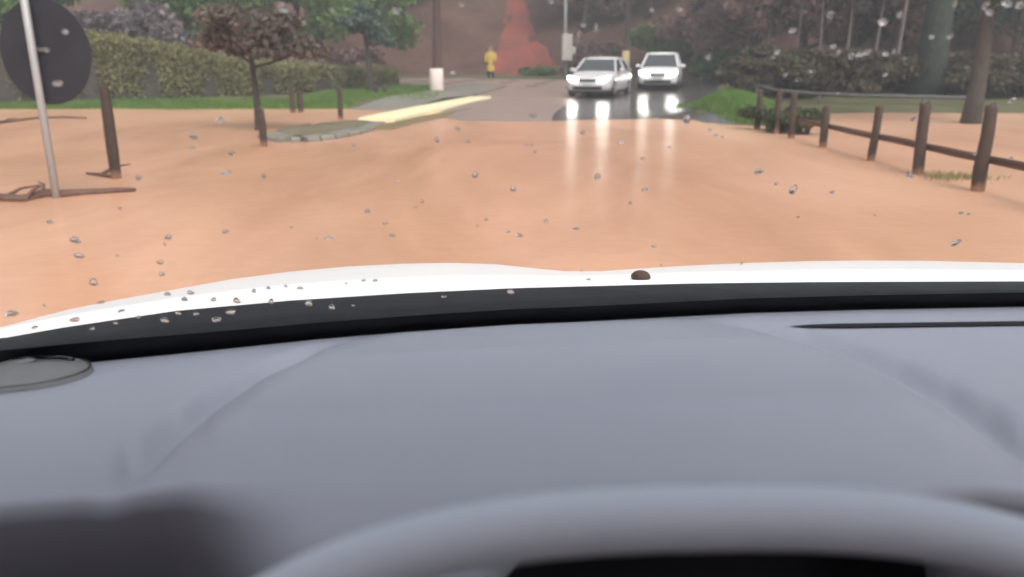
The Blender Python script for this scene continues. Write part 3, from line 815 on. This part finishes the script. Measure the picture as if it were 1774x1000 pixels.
# ------------------------------------------------------------------ oncoming cars
def lofted(stations, sect, cap=True):
    bm = bmesh.new(); rings = []
    for s in stations:
        rings.append([bm.verts.new(v) for v in sect(*s)])
    n = len(rings[0])
    for i in range(len(rings) - 1):
        for k in range(n):
            bm.faces.new((rings[i][k], rings[i][(k + 1) % n], rings[i + 1][(k + 1) % n], rings[i + 1][k]))
    if cap: bm.faces.new(rings[0]); bm.faces.new(rings[-1][::-1])
    return bm
def car(label, loc, rz, paint, hatch, scale=1.0):
    """front of the car points to local -Y"""
    root = empty('oncoming_car', loc, rz); root.scale = (scale,) * 3
    tag(root, label, 'car', 'oncoming cars')
    Hh = 1.46 if not hatch else 1.56
    def sect(y, hw, zb, zt):
        zm = zb + (zt - zb) * .5
        half = [(hw * .55, zb), (hw * .90, zb + .02), (hw * .985, zb + .12), (hw, zm), (hw * .98, zt - .12), (hw * .93, zt - .04), (hw * .80, zt), (hw * .4, zt + .02)]
        return [(x, y, z) for x, z in half] + [(-x, y, z) for x, z in half[::-1]]
    st = [(-2.08, .60, .36, .60), (-2.04, .74, .27, .68), (-1.92, .82, .22, .74), (-1.65, .865, .20, .82), (-1.2, .88, .19, .90), (-.95, .88, .19, .94), (0, .885, .19, .97), (1.2, .885, .19, .98), (1.7, .87, .22, .98), (1.95, .83, .28, .95), (2.06, .74, .36, .86)]
    bm = lofted(st, sect)
    bm_obj('body', bm, paint, root, smooth=True)
    rs, re = (.30, 1.75 if hatch else 1.05)
    ws, we = (-.95, 1.98 if hatch else 1.85)
    # greenhouse
    gl = [[(-.80, ws, .93), (.80, ws, .93), (.60, rs - .55, Hh - .05), (-.60, rs - .55, Hh - .05)]]
    mesh_obj('windscreen', [(v[0], v[1] - .004, v[2]) for v in gl[0]], [(0, 1, 2, 3)], M['car_glass'], root)
    mesh_obj('rear_window', [(.80, we, .95), (-.80, we, .95), (-.60, re, Hh - .05), (.60, re, Hh - .05)], [(0, 1, 2, 3)], M['car_glass'], root)
    for s in (-1, 1):
        f_ = [(s * .845, ws + .15, .95), (s * .855, .35, .965), (s * .655, .35, Hh - .06), (s * .63, rs - .45, Hh - .06)]
        mesh_obj('side_window', f_, [(0, 1, 2, 3) if s > 0 else (3, 2, 1, 0)], M['car_glass'], root)
        f_ = [(s * .855, .42, .965), (s * .845, we - .25, .965), (s * .65, re - .08, Hh - .06), (s * .655, .42, Hh - .06)]
        mesh_obj('side_window', f_, [(0, 1, 2, 3) if s > 0 else (3, 2, 1, 0)], M['car_glass'], root)
        for a, b in (((s * .82, ws, .92), (s * .62, rs - .53, Hh - .03)), ((s * .86, .385, .96), (s * .655, .385, Hh - .03)), ((s * .82, we, .94), (s * .62, re, Hh - .03))):
            bm = bmesh.new(); tube(bm, [a, b], [.045, .04], 6); bm_obj('pillar', bm, paint, root)
        bm = bmesh.new(); bm_box(bm, (s * 1.0, -.62, 1.0), (.20, .10, .14), .04); mr = bm_obj('mirror', bm, paint, root)
        # headlamp: swept, wrapping the corner
        hl = [(s * .40, -2.075, .585), (s * .40, -2.06, .665), (s * .66, -1.985, .735), (s * .815, -1.86, .77), (s * .80, -1.93, .66), (s * .64, -2.06, .585)]
        bm = bmesh.new()
        v1 = [bm.verts.new(Vector(p) + Vector((0, -.035, 0))) for p in hl]; v2 = [bm.verts.new(Vector(p) + Vector((-s * .03, .08, 0))) for p in hl]
        bm.faces.new(v1); bm.faces.new(v2[::-1])
        for k in range(6): bm.faces.new((v1[k], v1[(k + 1) % 6], v2[(k + 1) % 6], v2[k]))
        bm_obj('headlight', bm, M['lamp'], root)
        for yy in (-1.30, 1.28):
            bm = bmesh.new()
            bmesh.ops.create_cone(bm, cap_ends=True, segments=24, radius1=.315, radius2=.315, depth=.2)
            bmesh.ops.bevel(bm, geom=bm.edges[:], offset=.03, segments=2, affect='EDGES')
            bmesh.ops.transform(bm, matrix=Matrix.Translation((s * .80, yy, .315)) @ Matrix.Rotation(math.pi / 2, 4, 'Y'), verts=bm.verts)
            w = bm_obj('wheel', bm, M['tyre'], root, smooth=False)
            bm = bmesh.new()
            bmesh.ops.create_cone(bm, cap_ends=True, segments=20, radius1=.20, radius2=.17, depth=.03)
            bmesh.ops.transform(bm, matrix=Matrix.Translation((s * .912, yy, .315)) @ Matrix.Rotation(s * math.pi / 2, 4, 'Y'), verts=bm.verts)
            bm_obj('rim', bm, M['rim'], w)
    bm = lofted([(rs - .57, .60, Hh - .06, 0), (rs - .4, .645, Hh - .02, 0), (.5, .66, Hh + .02, 0), (re - .1, .64, Hh - .01, 0), (re + .02, .60, Hh - .07, 0)],
                lambda y, hw, z, q: [(-hw, y, z - .05), (-hw, y, z - .015), (-hw * .8, y, z + .02), (0, y, z + .035), (hw * .8, y, z + .02), (hw, y, z - .015), (hw, y, z - .05)])
    bm_obj('roof', bm, paint, root, smooth=True)
    bm = bmesh.new(); bm_box(bm, (0, -2.085, .62), (.66, .05, .085), .015); g = bm_obj('grille', bm, M['black_trim'], root)
    bm = bmesh.new(); bm_box(bm, (0, -2.075, .34), (1.15, .08, .14), .03); bm_obj('bumper_intake', bm, M['black_trim'], root)
    bm = bmesh.new(); bm_box(bm, (0, -2.10, .47), (.42, .02, .13), .004); bm_obj('number_plate', bm, M['plate'], root)
    bm = bmesh.new(); bm_box(bm, (0, 0, .20), (1.5, 3.7, .12)); bm_obj('underbody', bm, M['black_trim'], root)
    return root
c1 = G(1040, 166, 0.13)
c1 = Vector((AT(1040, 160, 33.6).x, 33.6, gz(AT(1040, 160, 33.6).x, 33.6) + .02))
car('pale silver car with lit headlights, nearer of the two oncoming', tuple(c1), math.radians(-20), M['silver_paint'], False)
c2x = AT(1144, 150, 38.4).x
car('white hatchback with lit headlights, farther of the two oncoming', (c2x, 38.4, gz(c2x, 38.4) + .02), math.radians(-14), M['white_paint'], True)

# ------------------------------------------------------------------ the car we sit in
own = empty('white_car', (0.15, 0.9, 0.0)); tag(own, 'white car the view is taken from, with grey dashboard and steering wheel', 'car')
OW = own.location
def own_mesh(name, verts, faces, m, parent=None, smooth=True):
    """vertices in world coordinates, child of the car"""
    if parent is None: parent = own
    return mesh_obj(name, [Vector(v) - OW for v in verts], faces, m, parent, smooth)
def own_bm(name, bm, m, parent=None, smooth=False):
    bmesh.ops.translate(bm, vec=-OW, verts=bm.verts)
    return bm_obj(name, bm, m, own if parent is None else parent, smooth)
def lerpl(tab, x):
    return float(np.interp(x, [t[0] for t in tab], [t[1] for t in tab]))

CREST = [(-300, 690), (-150, 618), (0, 568), (40, 557), (120, 536), (200, 520), (300, 502), (400, 484), (500, 471), (600, 462), (700, 457), (780, 455.5), (860, 458), (920, 464.5), (980, 470), (1040, 470), (1100, 466), (1200, 460), (1300, 455.5), (1400, 452.5), (1500, 451.5), (1600, 452), (1774, 456), (2000, 466), (2300, 490), (2600, 540)]
NEAR = [(-300, 640), (-150, 606), (0, 579), (100, 561), (200, 546), (300, 531), (500, 513), (700, 500.5), (887, 492), (1000, 489), (1200, 484), (1400, 482), (1774, 481), (2300, 500), (2600, 530)]
EDGE = [(-400, 690), (-200, 652), (0, 627), (160, 610), (350, 592), (550, 572), (700, 560), (887, 547.5), (1000, 543), (1300, 528), (1500, 522.5), (1774, 517.5), (2200, 515), (2600, 530)]
DEPE = [(-400, .60), (0, .80), (400, .91), (887, 1.0), (1400, 1.05), (1774, 1.06), (2300, 1.0), (2600, .93)]   # distance of the windscreen foot
cols = list(range(-300, 2601, 20))
# bonnet: near edge, crest, and on down to the nose
rows_ = []
def bon(px):
    ye = lerpl(DEPE, px)
    a = AT(px, lerpl(NEAR, px), ye + .13)
    cr = lerpl(CREST, px)
    yc = ye + .13 + .40 * min(1, max(.25, (px + 420) / 900)) * (1 if px < 1900 else max(.3, 1 - (px - 1900) / 1000))
    c = AT(px, min(cr, lerpl(NEAR, px) - 6), yc)
    return a, c
prof = []
for px in cols:
    a, c = bon(px)
    sl = (c.z - a.z) / (c.y - a.y)
    m1 = a.lerp(c, .33) + Vector((0, 0, .004)); m2 = a.lerp(c, .7) + Vector((0, 0, .003))
    d1 = c + Vector((c.x * .02, .16, -.055)); d2 = c + Vector((c.x * .04, .38, -.15)); d3 = c + Vector((0, .55, -.27)); d4 = c + Vector((0, .60, -.52))
    back = a + Vector((0, .012, -.03))
    prof.append([back, a, m1, m2, c, d1, d2, d3, d4])
nr = len(prof[0])
own_mesh('bonnet', [prof[j][i] for i in range(nr) for j in range(len(cols))], grid_faces(nr, len(cols)), M['white_paint'])
# washer nozzle on the bonnet
p = AT(1110, 480, lerpl(DEPE, 1110) + .15)
bm = bmesh.new(); bmesh.ops.create_uvsphere(bm, u_segments=14, v_segments=8, radius=1)
for v in bm.verts: v.co.z = max(v.co.z, -.25)
bmesh.ops.transform(bm, matrix=Matrix.Translation(p) @ Matrix.Diagonal((.0150, .016, .0100, 1)), verts=bm.verts)
own_bm('washer_nozzle', bm, M['bark_brown'], smooth=True)
# cowl panel between the bonnet and the windscreen foot
cv = []
for f, dz in ((0, -.012), (.3, -.008), (.7, -.010), (1.0, -.006)):
    for px in cols:
        ye = lerpl(DEPE, px); e = AT(px, lerpl(EDGE, px), ye); a, c = bon(px)
        q = e.lerp(a, f); q.z += dz if f > 0 else -.03
        cv.append(q + Vector((0, .012 * f, 0)))
own_mesh('cowl', cv, grid_faces(4, len(cols)), M['cowl'])
# windscreen: ruled sheet from its foot to the header, 5 mm thick
def ws_top(px):
    t = (px + 400) / 3000.0
    return Vector((-.62 + 1.50 * t, .0 + .10 * math.sin(math.pi * t), 1.78))
wcols = list(range(-400, 2601, 60)); NV = 16
wv = []
for k in (0, 1):
    for i in range(NV):
        for px in wcols:
            e = AT(px, lerpl(EDGE, px), lerpl(DEPE, px)) + Vector((0, .004, -.004)); t = i / (NV - 1)
            q = e.lerp(ws_top(px), t) + Vector((0, .6, .8)) * (.035 * math.sin(math.pi * t))
            wv.append(q + Vector((0, .6, .8)) * (.005 * k))
nW = len(wcols); half = nW * NV
wf = grid_faces(NV, nW) + [tuple(reversed(f)) for f in grid_faces(NV, nW, half)]
gm = bpy.data.materials.new('windscreen_glass'); gm.use_nodes = True
nt = gm.node_tree; nt.nodes.clear()
out = nt.nodes.new('ShaderNodeOutputMaterial'); tr_ = nt.nodes.new('ShaderNodeBsdfTransparent'); gl_ = nt.nodes.new('ShaderNodeBsdfGlossy'); mx = nt.nodes.new('ShaderNodeMixShader')
tr_.inputs['Color'].default_value = (.985, .99, .985, 1); gl_.inputs['Roughness'].default_value = 0.02
mx.inputs[0].default_value = .014; nt.links.new(tr_.outputs[0], mx.inputs[1]); nt.links.new(gl_.outputs[0], mx.inputs[2]); nt.links.new(mx.outputs[0], out.inputs['Surface'])
wind = own_mesh('windscreen', wv, wf, gm)
# black ceramic band along the foot of the windscreen
fv = []
for s in (0, 1):
    for t in (-.012, .0, .021):
        for px in cols:
            e = AT(px, lerpl(EDGE, px), lerpl(DEPE, px)) + Vector((0, .004, -.004)); tp = ws_top(px)
            fv.append(e + (tp - e) * t * (1.0 + .25 * float(sst(700, 0, px))) + Vector((0, -.6, -.8)) * (.0015 + .001 * s) + Vector((0, .6, .8)) * .035 * math.sin(math.pi * max(t, 0)))
own_mesh('ceramic_band', fv, grid_faces(3, len(cols)) + grid_faces(3, len(cols), 3 * len(cols)), M['frit'], wind)
# dashboard
ARC = [(-400, 2000), (150, 1000), (230, 842), (300, 765), (370, 705), (450, 655), (560, 603), (700, 567), (850, 551), (1000, 546), (1150, 548), (1300, 566), (1400, 592), (1480, 620), (1560, 655), (1640, 700), (1710, 750), (1774, 805), (1830, 870), (2000, 1200), (2600, 2000)]
NE = [(-600, 905), (0, 868), (200, 852), (330, 843), (500, 848), (887, 846), (1250, 840), (1774, 848), (2400, 870)]
dcols = list(range(-600, 2601, 10)); ND = 90
def near_pt(px):
    return AT(px, lerpl(NE, px), .52)
dv = []
for i in range(ND):
    t = i / (ND - 1)
    for px in dcols:
        e = AT(max(px, -400), lerpl(EDGE, px), lerpl(DEPE, px)); e = AT(px, lerpl(EDGE, px), lerpl(DEPE, px))
        q = e.lerp(near_pt(px), t)
        q.z -= .012 * (1 - t) ** 6
        # pixel of this surface point, for the instrument hood outline
        r = q - CAM; dep = r.y * math.cos(PITCH) - r.z * math.sin(PITCH)
        up = r.y * math.sin(PITCH) + r.z * math.cos(PITCH)
        py = 500 - FPX * up / dep; ppx = 887 + FPX * r.x / dep
        # signed distance inside the arc (pixels, approximate)
        sd = py - lerpl(ARC, ppx)
        sl = (lerpl(ARC, ppx + 8) - lerpl(ARC, ppx - 8)) / 16.0
        sd /= math.sqrt(1 + sl * sl)
        wdt = 14 + 90 * t
        rise = float(sst(-.15 * wdt, wdt, sd))
        edge = 0.026 * rise * min(1, t * 2.2)
        groove = -.017 * math.exp(-((sd + .25 * wdt) / (.30 * wdt)) ** 2) * min(1, t * 3)
        q.z += edge * (1 - .85 * float(sst(.78, 1.0, t))) + groove * (1 - .8 * float(sst(.80, 1.0, t)))
        dv.append(q)
base_n = len(dcols)
# lip and face below the near edge: a shallow rounded lip in front of the driver, a steep face further left, its shade painted on
low = [0.0] * len(dv)  # how much painted shade each dash vertex takes
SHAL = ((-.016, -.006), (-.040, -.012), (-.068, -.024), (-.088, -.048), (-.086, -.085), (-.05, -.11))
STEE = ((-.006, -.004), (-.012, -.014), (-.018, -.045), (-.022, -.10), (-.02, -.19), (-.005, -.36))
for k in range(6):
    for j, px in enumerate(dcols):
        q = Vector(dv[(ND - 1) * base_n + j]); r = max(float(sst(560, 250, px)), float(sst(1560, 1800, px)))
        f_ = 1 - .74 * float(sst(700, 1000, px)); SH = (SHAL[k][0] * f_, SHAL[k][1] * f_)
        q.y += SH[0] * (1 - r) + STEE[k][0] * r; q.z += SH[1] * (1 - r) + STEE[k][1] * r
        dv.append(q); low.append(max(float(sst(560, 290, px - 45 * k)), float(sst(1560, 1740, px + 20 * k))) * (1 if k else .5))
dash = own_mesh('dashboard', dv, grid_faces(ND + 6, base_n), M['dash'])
la = dash.data.attributes.new('painted_shade', 'FLOAT', 'POINT'); la.data.foreach_set('value', np.array(low, dtype=np.float32))
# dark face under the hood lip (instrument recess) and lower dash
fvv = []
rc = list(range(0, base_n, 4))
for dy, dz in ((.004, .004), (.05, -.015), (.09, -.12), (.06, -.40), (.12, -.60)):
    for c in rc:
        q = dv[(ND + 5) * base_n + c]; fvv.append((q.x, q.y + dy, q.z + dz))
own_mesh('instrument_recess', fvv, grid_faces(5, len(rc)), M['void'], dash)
bm = bmesh.new(); bm_box(bm, (.15, .70, .56), (1.66, .03, .66)); own_bm('firewall', bm, M['void'])
# tweeter pod on the left of the dash
dash_bvh = BVHTree.FromPolygons([Vector(v) for v in dv], grid_faces(ND + 6, base_n))
def on_dash(px, py):
    h = dash_bvh.ray_cast(CAM, ray(px, py).normalized())
    return h[0] if h[0] else AT(px, py, .8)
pv = []; NPOD = 40
rings_ = [(1.00, -.002), (.985, .0035), (.955, .006), (.945, .003), (.93, .003), (.91, .0075), (.6, .010), (.25, .011)]
for s, z in rings_:
    for k in range(NPOD):
        a = 2 * math.pi * k / NPOD
        q = on_dash(22 + 142 * s * math.cos(a) , 655 - (14 * s * math.cos(a)) + 26 * s * math.sin(a))
        pv.append(q + Vector((0, 0, z)))
pf = [(r * NPOD + k, r * NPOD + (k + 1) % NPOD, (r + 1) * NPOD + (k + 1) % NPOD, (r + 1) * NPOD + k) for r in range(len(rings_) - 1) for k in range(NPOD)]
pf.append(tuple((len(rings_) - 1) * NPOD + k for k in range(NPOD)))
own_mesh('speaker_pod', pv, pf, mat('speaker_cover', (0.15, 0.155, 0.165), .6, .3, bump=(700, .2, .0006)), dash)
sv_ = []
for s in (.975, .952):
    for k in range(NPOD):
        a = 2 * math.pi * k / NPOD
        sv_.append(on_dash(22 + 142 * s * math.cos(a), 655 - (14 * s * math.cos(a)) + 26 * s * math.sin(a)) + Vector((0, 0, .0068)))
own_mesh('seam', sv_, [(k, (k + 1) % NPOD, NPOD + (k + 1) % NPOD, NPOD + k) for k in range(NPOD)], M['void'], dash)
# defroster slot: dark gap with a thin lip
dsv = []
for px in np.linspace(1368, 2300, 24):
    w = 3.4 * min(1, (px - 1364) / 60)
    yc_ = 568 - (px - 1368) * .0135
    for o_ in (-w, w): dsv.append(on_dash(px, yc_ + o_) + Vector((0, 0, .0022)))
own_mesh('defroster_slot', dsv, [(2 * i, 2 * i + 1, 2 * i + 3, 2 * i + 2) for i in range(23)], M['void'], dash)

# steering wheel, close to the camera; squared-off top
wc_top = AT(1215, 898, .262)
tilt = math.radians(24)
vx = Vector((1, .03, 0)).normalized(); vyy = Vector((0, math.sin(tilt), math.cos(tilt)))
RX, RY, NE_ = .228, .178, 2.6
ctr = wc_top - vyy * RY
stw = empty('steering_wheel'); stw.parent = own; stw.location = ctr - OW
bm = bmesh.new(); rings = []
NS = 96; NT = 16; TR = .0118
def rim_pt(a):
    c, s = math.cos(a), math.sin(a)
    return vx * (RX * math.copysign(abs(c) ** (2 / NE_), c)) + vyy * (RY * math.copysign(abs(s) ** (2 / NE_), s))
vn = vx.cross(vyy)
for i in range(NS):
    a = 2 * math.pi * (i + .5) / NS
    p = rim_pt(a); t = (rim_pt(a + .01) - rim_pt(a - .01)).normalized(); nn = t.cross(vn).normalized()
    rings.append([bm.verts.new(p + (nn * math.cos(2 * math.pi * k / NT) * TR + vn * math.sin(2 * math.pi * k / NT) * TR * 1.1)) for k in range(NT)])
for i in range(NS):
    for k in range(NT):
        bm.faces.new((rings[i][k], rings[i][(k + 1) % NT], rings[(i + 1) % NS][(k + 1) % NT], rings[(i + 1) % NS][k]))
bm_obj('rim', bm, M['leather'], stw, smooth=True)
bm = bmesh.new(); bm_box(bm, (0, .03, -.015), (.13, .05, .11), .02, Matrix.Rotation(-tilt, 3, 'X')); bm_obj('hub', bm, M['dash_dark'], stw, smooth=True)
for p in (rim_pt(math.pi * .97), rim_pt(math.pi * .03), rim_pt(-math.pi / 2)):
    bm = bmesh.new(); tube(bm, [Vector((0, .03, -.01)), p * .55 + Vector((0, .02, 0)), p], [.022, .016, .012], 8); bm_obj('spoke', bm, M['dash_dark'], stw, smooth=True)
# roof, pillars, doors: shell of the cabin round the camera
tops = [ws_top(px) for px in (-400, 350, 1100, 1850, 2600)]
rvv = []
for dy, dz in ((0.0, 0.0), (-.25, .05), (-.7, .08), (-1.4, .05), (-1.9, -.02)):
    for tpt in tops: rvv.append((tpt.x, tpt.y * (1 if dy == 0 else 0) + (.06 if dy else 0) + dy, tpt.z + dz))
n5 = len(rvv); rvv += [(x, y, z + .04) for x, y, z in rvv]
rff = grid_faces(5, 5) + grid_faces(5, 5, n5)
own_mesh('roof', rvv, rff, M['headlining'])
for k, px in enumerate((-400, 2600)):
    e = AT(px, lerpl(EDGE, px), lerpl(DEPE, px)); tp = ws_top(px)
    bm = bmesh.new(); tube(bm, [e + Vector((0, 0, -.05)), e.lerp(tp, .5) + Vector((0, .02, .03)), tp], [.045, .04, .04], 8); own_bm('windscreen_pillar', bm, M['headlining'], smooth=True)
    sx = -1 if k == 0 else 1
    xb = e.x + sx * .03
    bm = bmesh.new(); bm_box(bm, (xb, -.35, .62), (.08, 1.9 if k else 1.9, .62), .02); own_bm('door', bm, M['dash_dark'])
    bm = bmesh.new(); bm_box(bm, (xb - sx * .02, -.75, 1.27), (.05, .16, .82), .02); own_bm('door_pillar', bm, M['headlining'])
bm = bmesh.new(); bm_box(bm, (.15, -1.62, 1.05), (1.75, .1, 1.5), .02); own_bm('rear_bulkhead', bm, M['dash_dark'])
bm = bmesh.new(); bm_box(bm, (.15, -.4, .30), (1.7, 2.2, .05)); own_bm('cabin_floor', bm, M['void'])
for sx in (-.1, .62):
    bm = bmesh.new(); bm_box(bm, (sx, -.62, .80), (.46, .14, .62), .05); own_bm('seat', bm, M['dash_dark'], smooth=True)

# ------------------------------------------------------------------ raindrops on the windscreen
wm = bpy.data.materials.new('rain_water'); wm.use_nodes = True
nt = wm.node_tree; nt.nodes.clear()
out = nt.nodes.new('ShaderNodeOutputMaterial'); gg = nt.nodes.new('ShaderNodeBsdfGlass')
gg.inputs['IOR'].default_value = 1.33; gg.inputs['Roughness'].default_value = 0.0
nt.links.new(gg.outputs[0], out.inputs['Surface'])
outer = [Vector(v) for v in wv[half:]]
wbvh = BVHTree.FromPolygons(outer, grid_faces(NV, nW))
def drop_mesh(seed):
    rnd = random.Random(seed)
    bm = bmesh.new(); bmesh.ops.create_uvsphere(bm, u_segments=16, v_segments=10, radius=1)
    ph = [rnd.uniform(0, 6.28) for _ in range(3)]
    for v in bm.verts:
        a = math.atan2(v.co.y, v.co.x)
        k = 1 + .16 * math.sin(2 * a + ph[0]) + .12 * math.sin(3 * a + ph[1]) + .07 * math.sin(5 * a + ph[2])
        v.co.x *= k; v.co.y *= k
        v.co.z = v.co.z * .7 if v.co.z > 0 else max(v.co.z * .3, -.02)
    me = bpy.data.meshes.new('raindrop'); bm.to_mesh(me); bm.free()
    me.materials.append(wm); me.polygons.foreach_set('use_smooth', [True] * len(me.polygons))
    return me
dms = [drop_mesh(i) for i in range(7)]
TOP = [(490, 15, 20), (575, 18, 9), (685, 20, 16), (800, 10, 11), (1010, 45, 10), (1003, 62, 15), (1033, 50, 15), (955, 1, 16), (1130, 18, 10), (1178, 17, 13), (1228, 100, 15), (1374, 54, 15), (1347, 92, 18), (1340, 100, 9), (1438, 27, 15), (1444, 82, 13), (1453, 92, 10), (1475, 98, 14), (1490, 96, 18), (1503, 92, 16), (1530, 40, 23), (1559, 27, 15), (1535, 95, 17), (1549, 91, 10), (1534, 131, 13), (1615, 65, 12), (1646, 65, 13), (1655, 10, 10), (1708, 12, 17), (1715, 23, 14), (1745, 8, 22), (1768, 10, 16), (1405, 125, 9), (1362, 130, 10), (1452, 163, 7), (1380, 140, 7), (785, 127, 12), (112, 56, 14), (100, 146, 16), (1755, 175, 14), (1582, 207, 12), (1578, 306, 18), (1690, 268, 10), (1752, 275, 8), (80, 88, 8)]
MID = [(335, 237, 15), (333, 257, 12), (382, 209, 20), (402, 267, 14), (390, 300, 18), (457, 306, 12), (613, 253, 9), (637, 367, 16), (690, 315, 10), (731, 350, 10), (720, 360, 6), (390, 402, 16), (292, 412, 18), (285, 424, 8), (548, 414, 7), (570, 413, 18), (680, 409, 15), (668, 388, 12), (505, 395, 8), (823, 304, 15), (889, 328, 15), (757, 243, 14), (811, 246, 10), (793, 224, 10), (923, 202, 14), (912, 252, 8), (921, 253, 10), (927, 264, 8), (1010, 231, 13), (1077, 248, 17), (1114, 276, 12), (1105, 286, 8), (1035, 307, 18), (1117, 330, 14), (1092, 353, 10), (946, 384, 12), (998, 396, 18), (900, 409, 15), (880, 403, 10), (842, 381, 10), (827, 392, 7), (1133, 427, 14), (1190, 208, 22), (1230, 226, 10), (1240, 236, 15), (1252, 238, 7), (1314, 298, 19), (1345, 319, 9), (1374, 330, 22), (1442, 334, 12), (1383, 377, 8), (1516, 374, 8), (1665, 370, 10), (1678, 372, 8), (1655, 422, 20), (1160, 256, 10), (130, 417, 22), (137, 444, 16), (203, 444, 8), (278, 455, 12), (280, 476, 12), (162, 490, 16), (86, 385, 16), (77, 530, 10), (175, 525, 14), (20, 545, 26), (208, 362, 8), (240, 310, 14), (1008, 470, 8), (1145, 460, 8), (1285, 457, 8)]
LOW = [(320, 520, 20), (290, 510, 14), (330, 508, 16), (130, 555, 16), (210, 540, 14), (370, 520, 14), (410, 522, 18), (285, 556, 20), (240, 550, 10), (340, 545, 12), (400, 542, 20), (375, 555, 18), (440, 505, 12), (465, 500, 14), (495, 497, 10), (520, 500, 12), (600, 492, 7), (630, 487, 9), (650, 487, 10), (470, 523, 16), (535, 527, 22), (575, 533, 14), (612, 530, 10), (885, 507, 22), (770, 515, 12), (60, 568, 12), (160, 570, 14), (200, 560, 9), (308, 543, 14), (1020, 485, 10)]
first = True
for lst, lab, grp in ((TOP, 'clear raindrop on the windscreen catching light against trees, fence or sign', 'raindrops over the trees'),
                      (MID, 'small dark raindrop on the windscreen seen against the muddy water', 'raindrops over the water'),
                      (LOW, 'raindrop low on the windscreen along the white bonnet and black cowl', 'raindrops along the cowl')):
    for i, (px, py, w) in enumerate(lst):
        d = ray(px, py).normalized()
        loc, nor, idx, dist = wbvh.ray_cast(CAM, d)
        if loc is None: continue
        if nor.z < 0: nor = -nor
        # width across the view in metres; the pane is seen obliquely
        r = .34 * w * dist / FPX
        o = bpy.data.objects.new('raindrop', dms[i % 7]); COL.objects.link(o)
        xa = Vector((1, 0, 0)); xa = (xa - nor * xa.dot(nor)).normalized(); ya = nor.cross(xa)
        o.matrix_world = Matrix.Translation(loc + nor * .0004) @ Matrix((xa, ya, nor)).transposed().to_4x4() @ Matrix.Diagonal((r * random.uniform(.8, 1.2), r * random.uniform(.6, 1.5), r * random.uniform(.7, 1.0), 1))
        tag(o, lab, 'raindrop', grp)

# ------------------------------------------------------------------ rain haze over the whole place
hm = bpy.data.materials.new('rain_haze'); hm.use_nodes = True
nt = hm.node_tree; nt.nodes.clear()
out = nt.nodes.new('ShaderNodeOutputMaterial'); pvn = nt.nodes.new('ShaderNodeVolumePrincipled')
pvn.inputs['Color'].default_value = (.93, .93, .95, 1); pvn.inputs['Density'].default_value = 0.0048; pvn.inputs['Anisotropy'].default_value = .2
nt.links.new(pvn.outputs[0], out.inputs['Volume'])
bm = bmesh.new(); bm_box(bm, (0, 150, 29.0), (1040, 940, 61.0))
hz = bm_obj('haze', bm, hm); tag(hz, 'thin grey rain haze in the air', 'haze', kind='stuff')
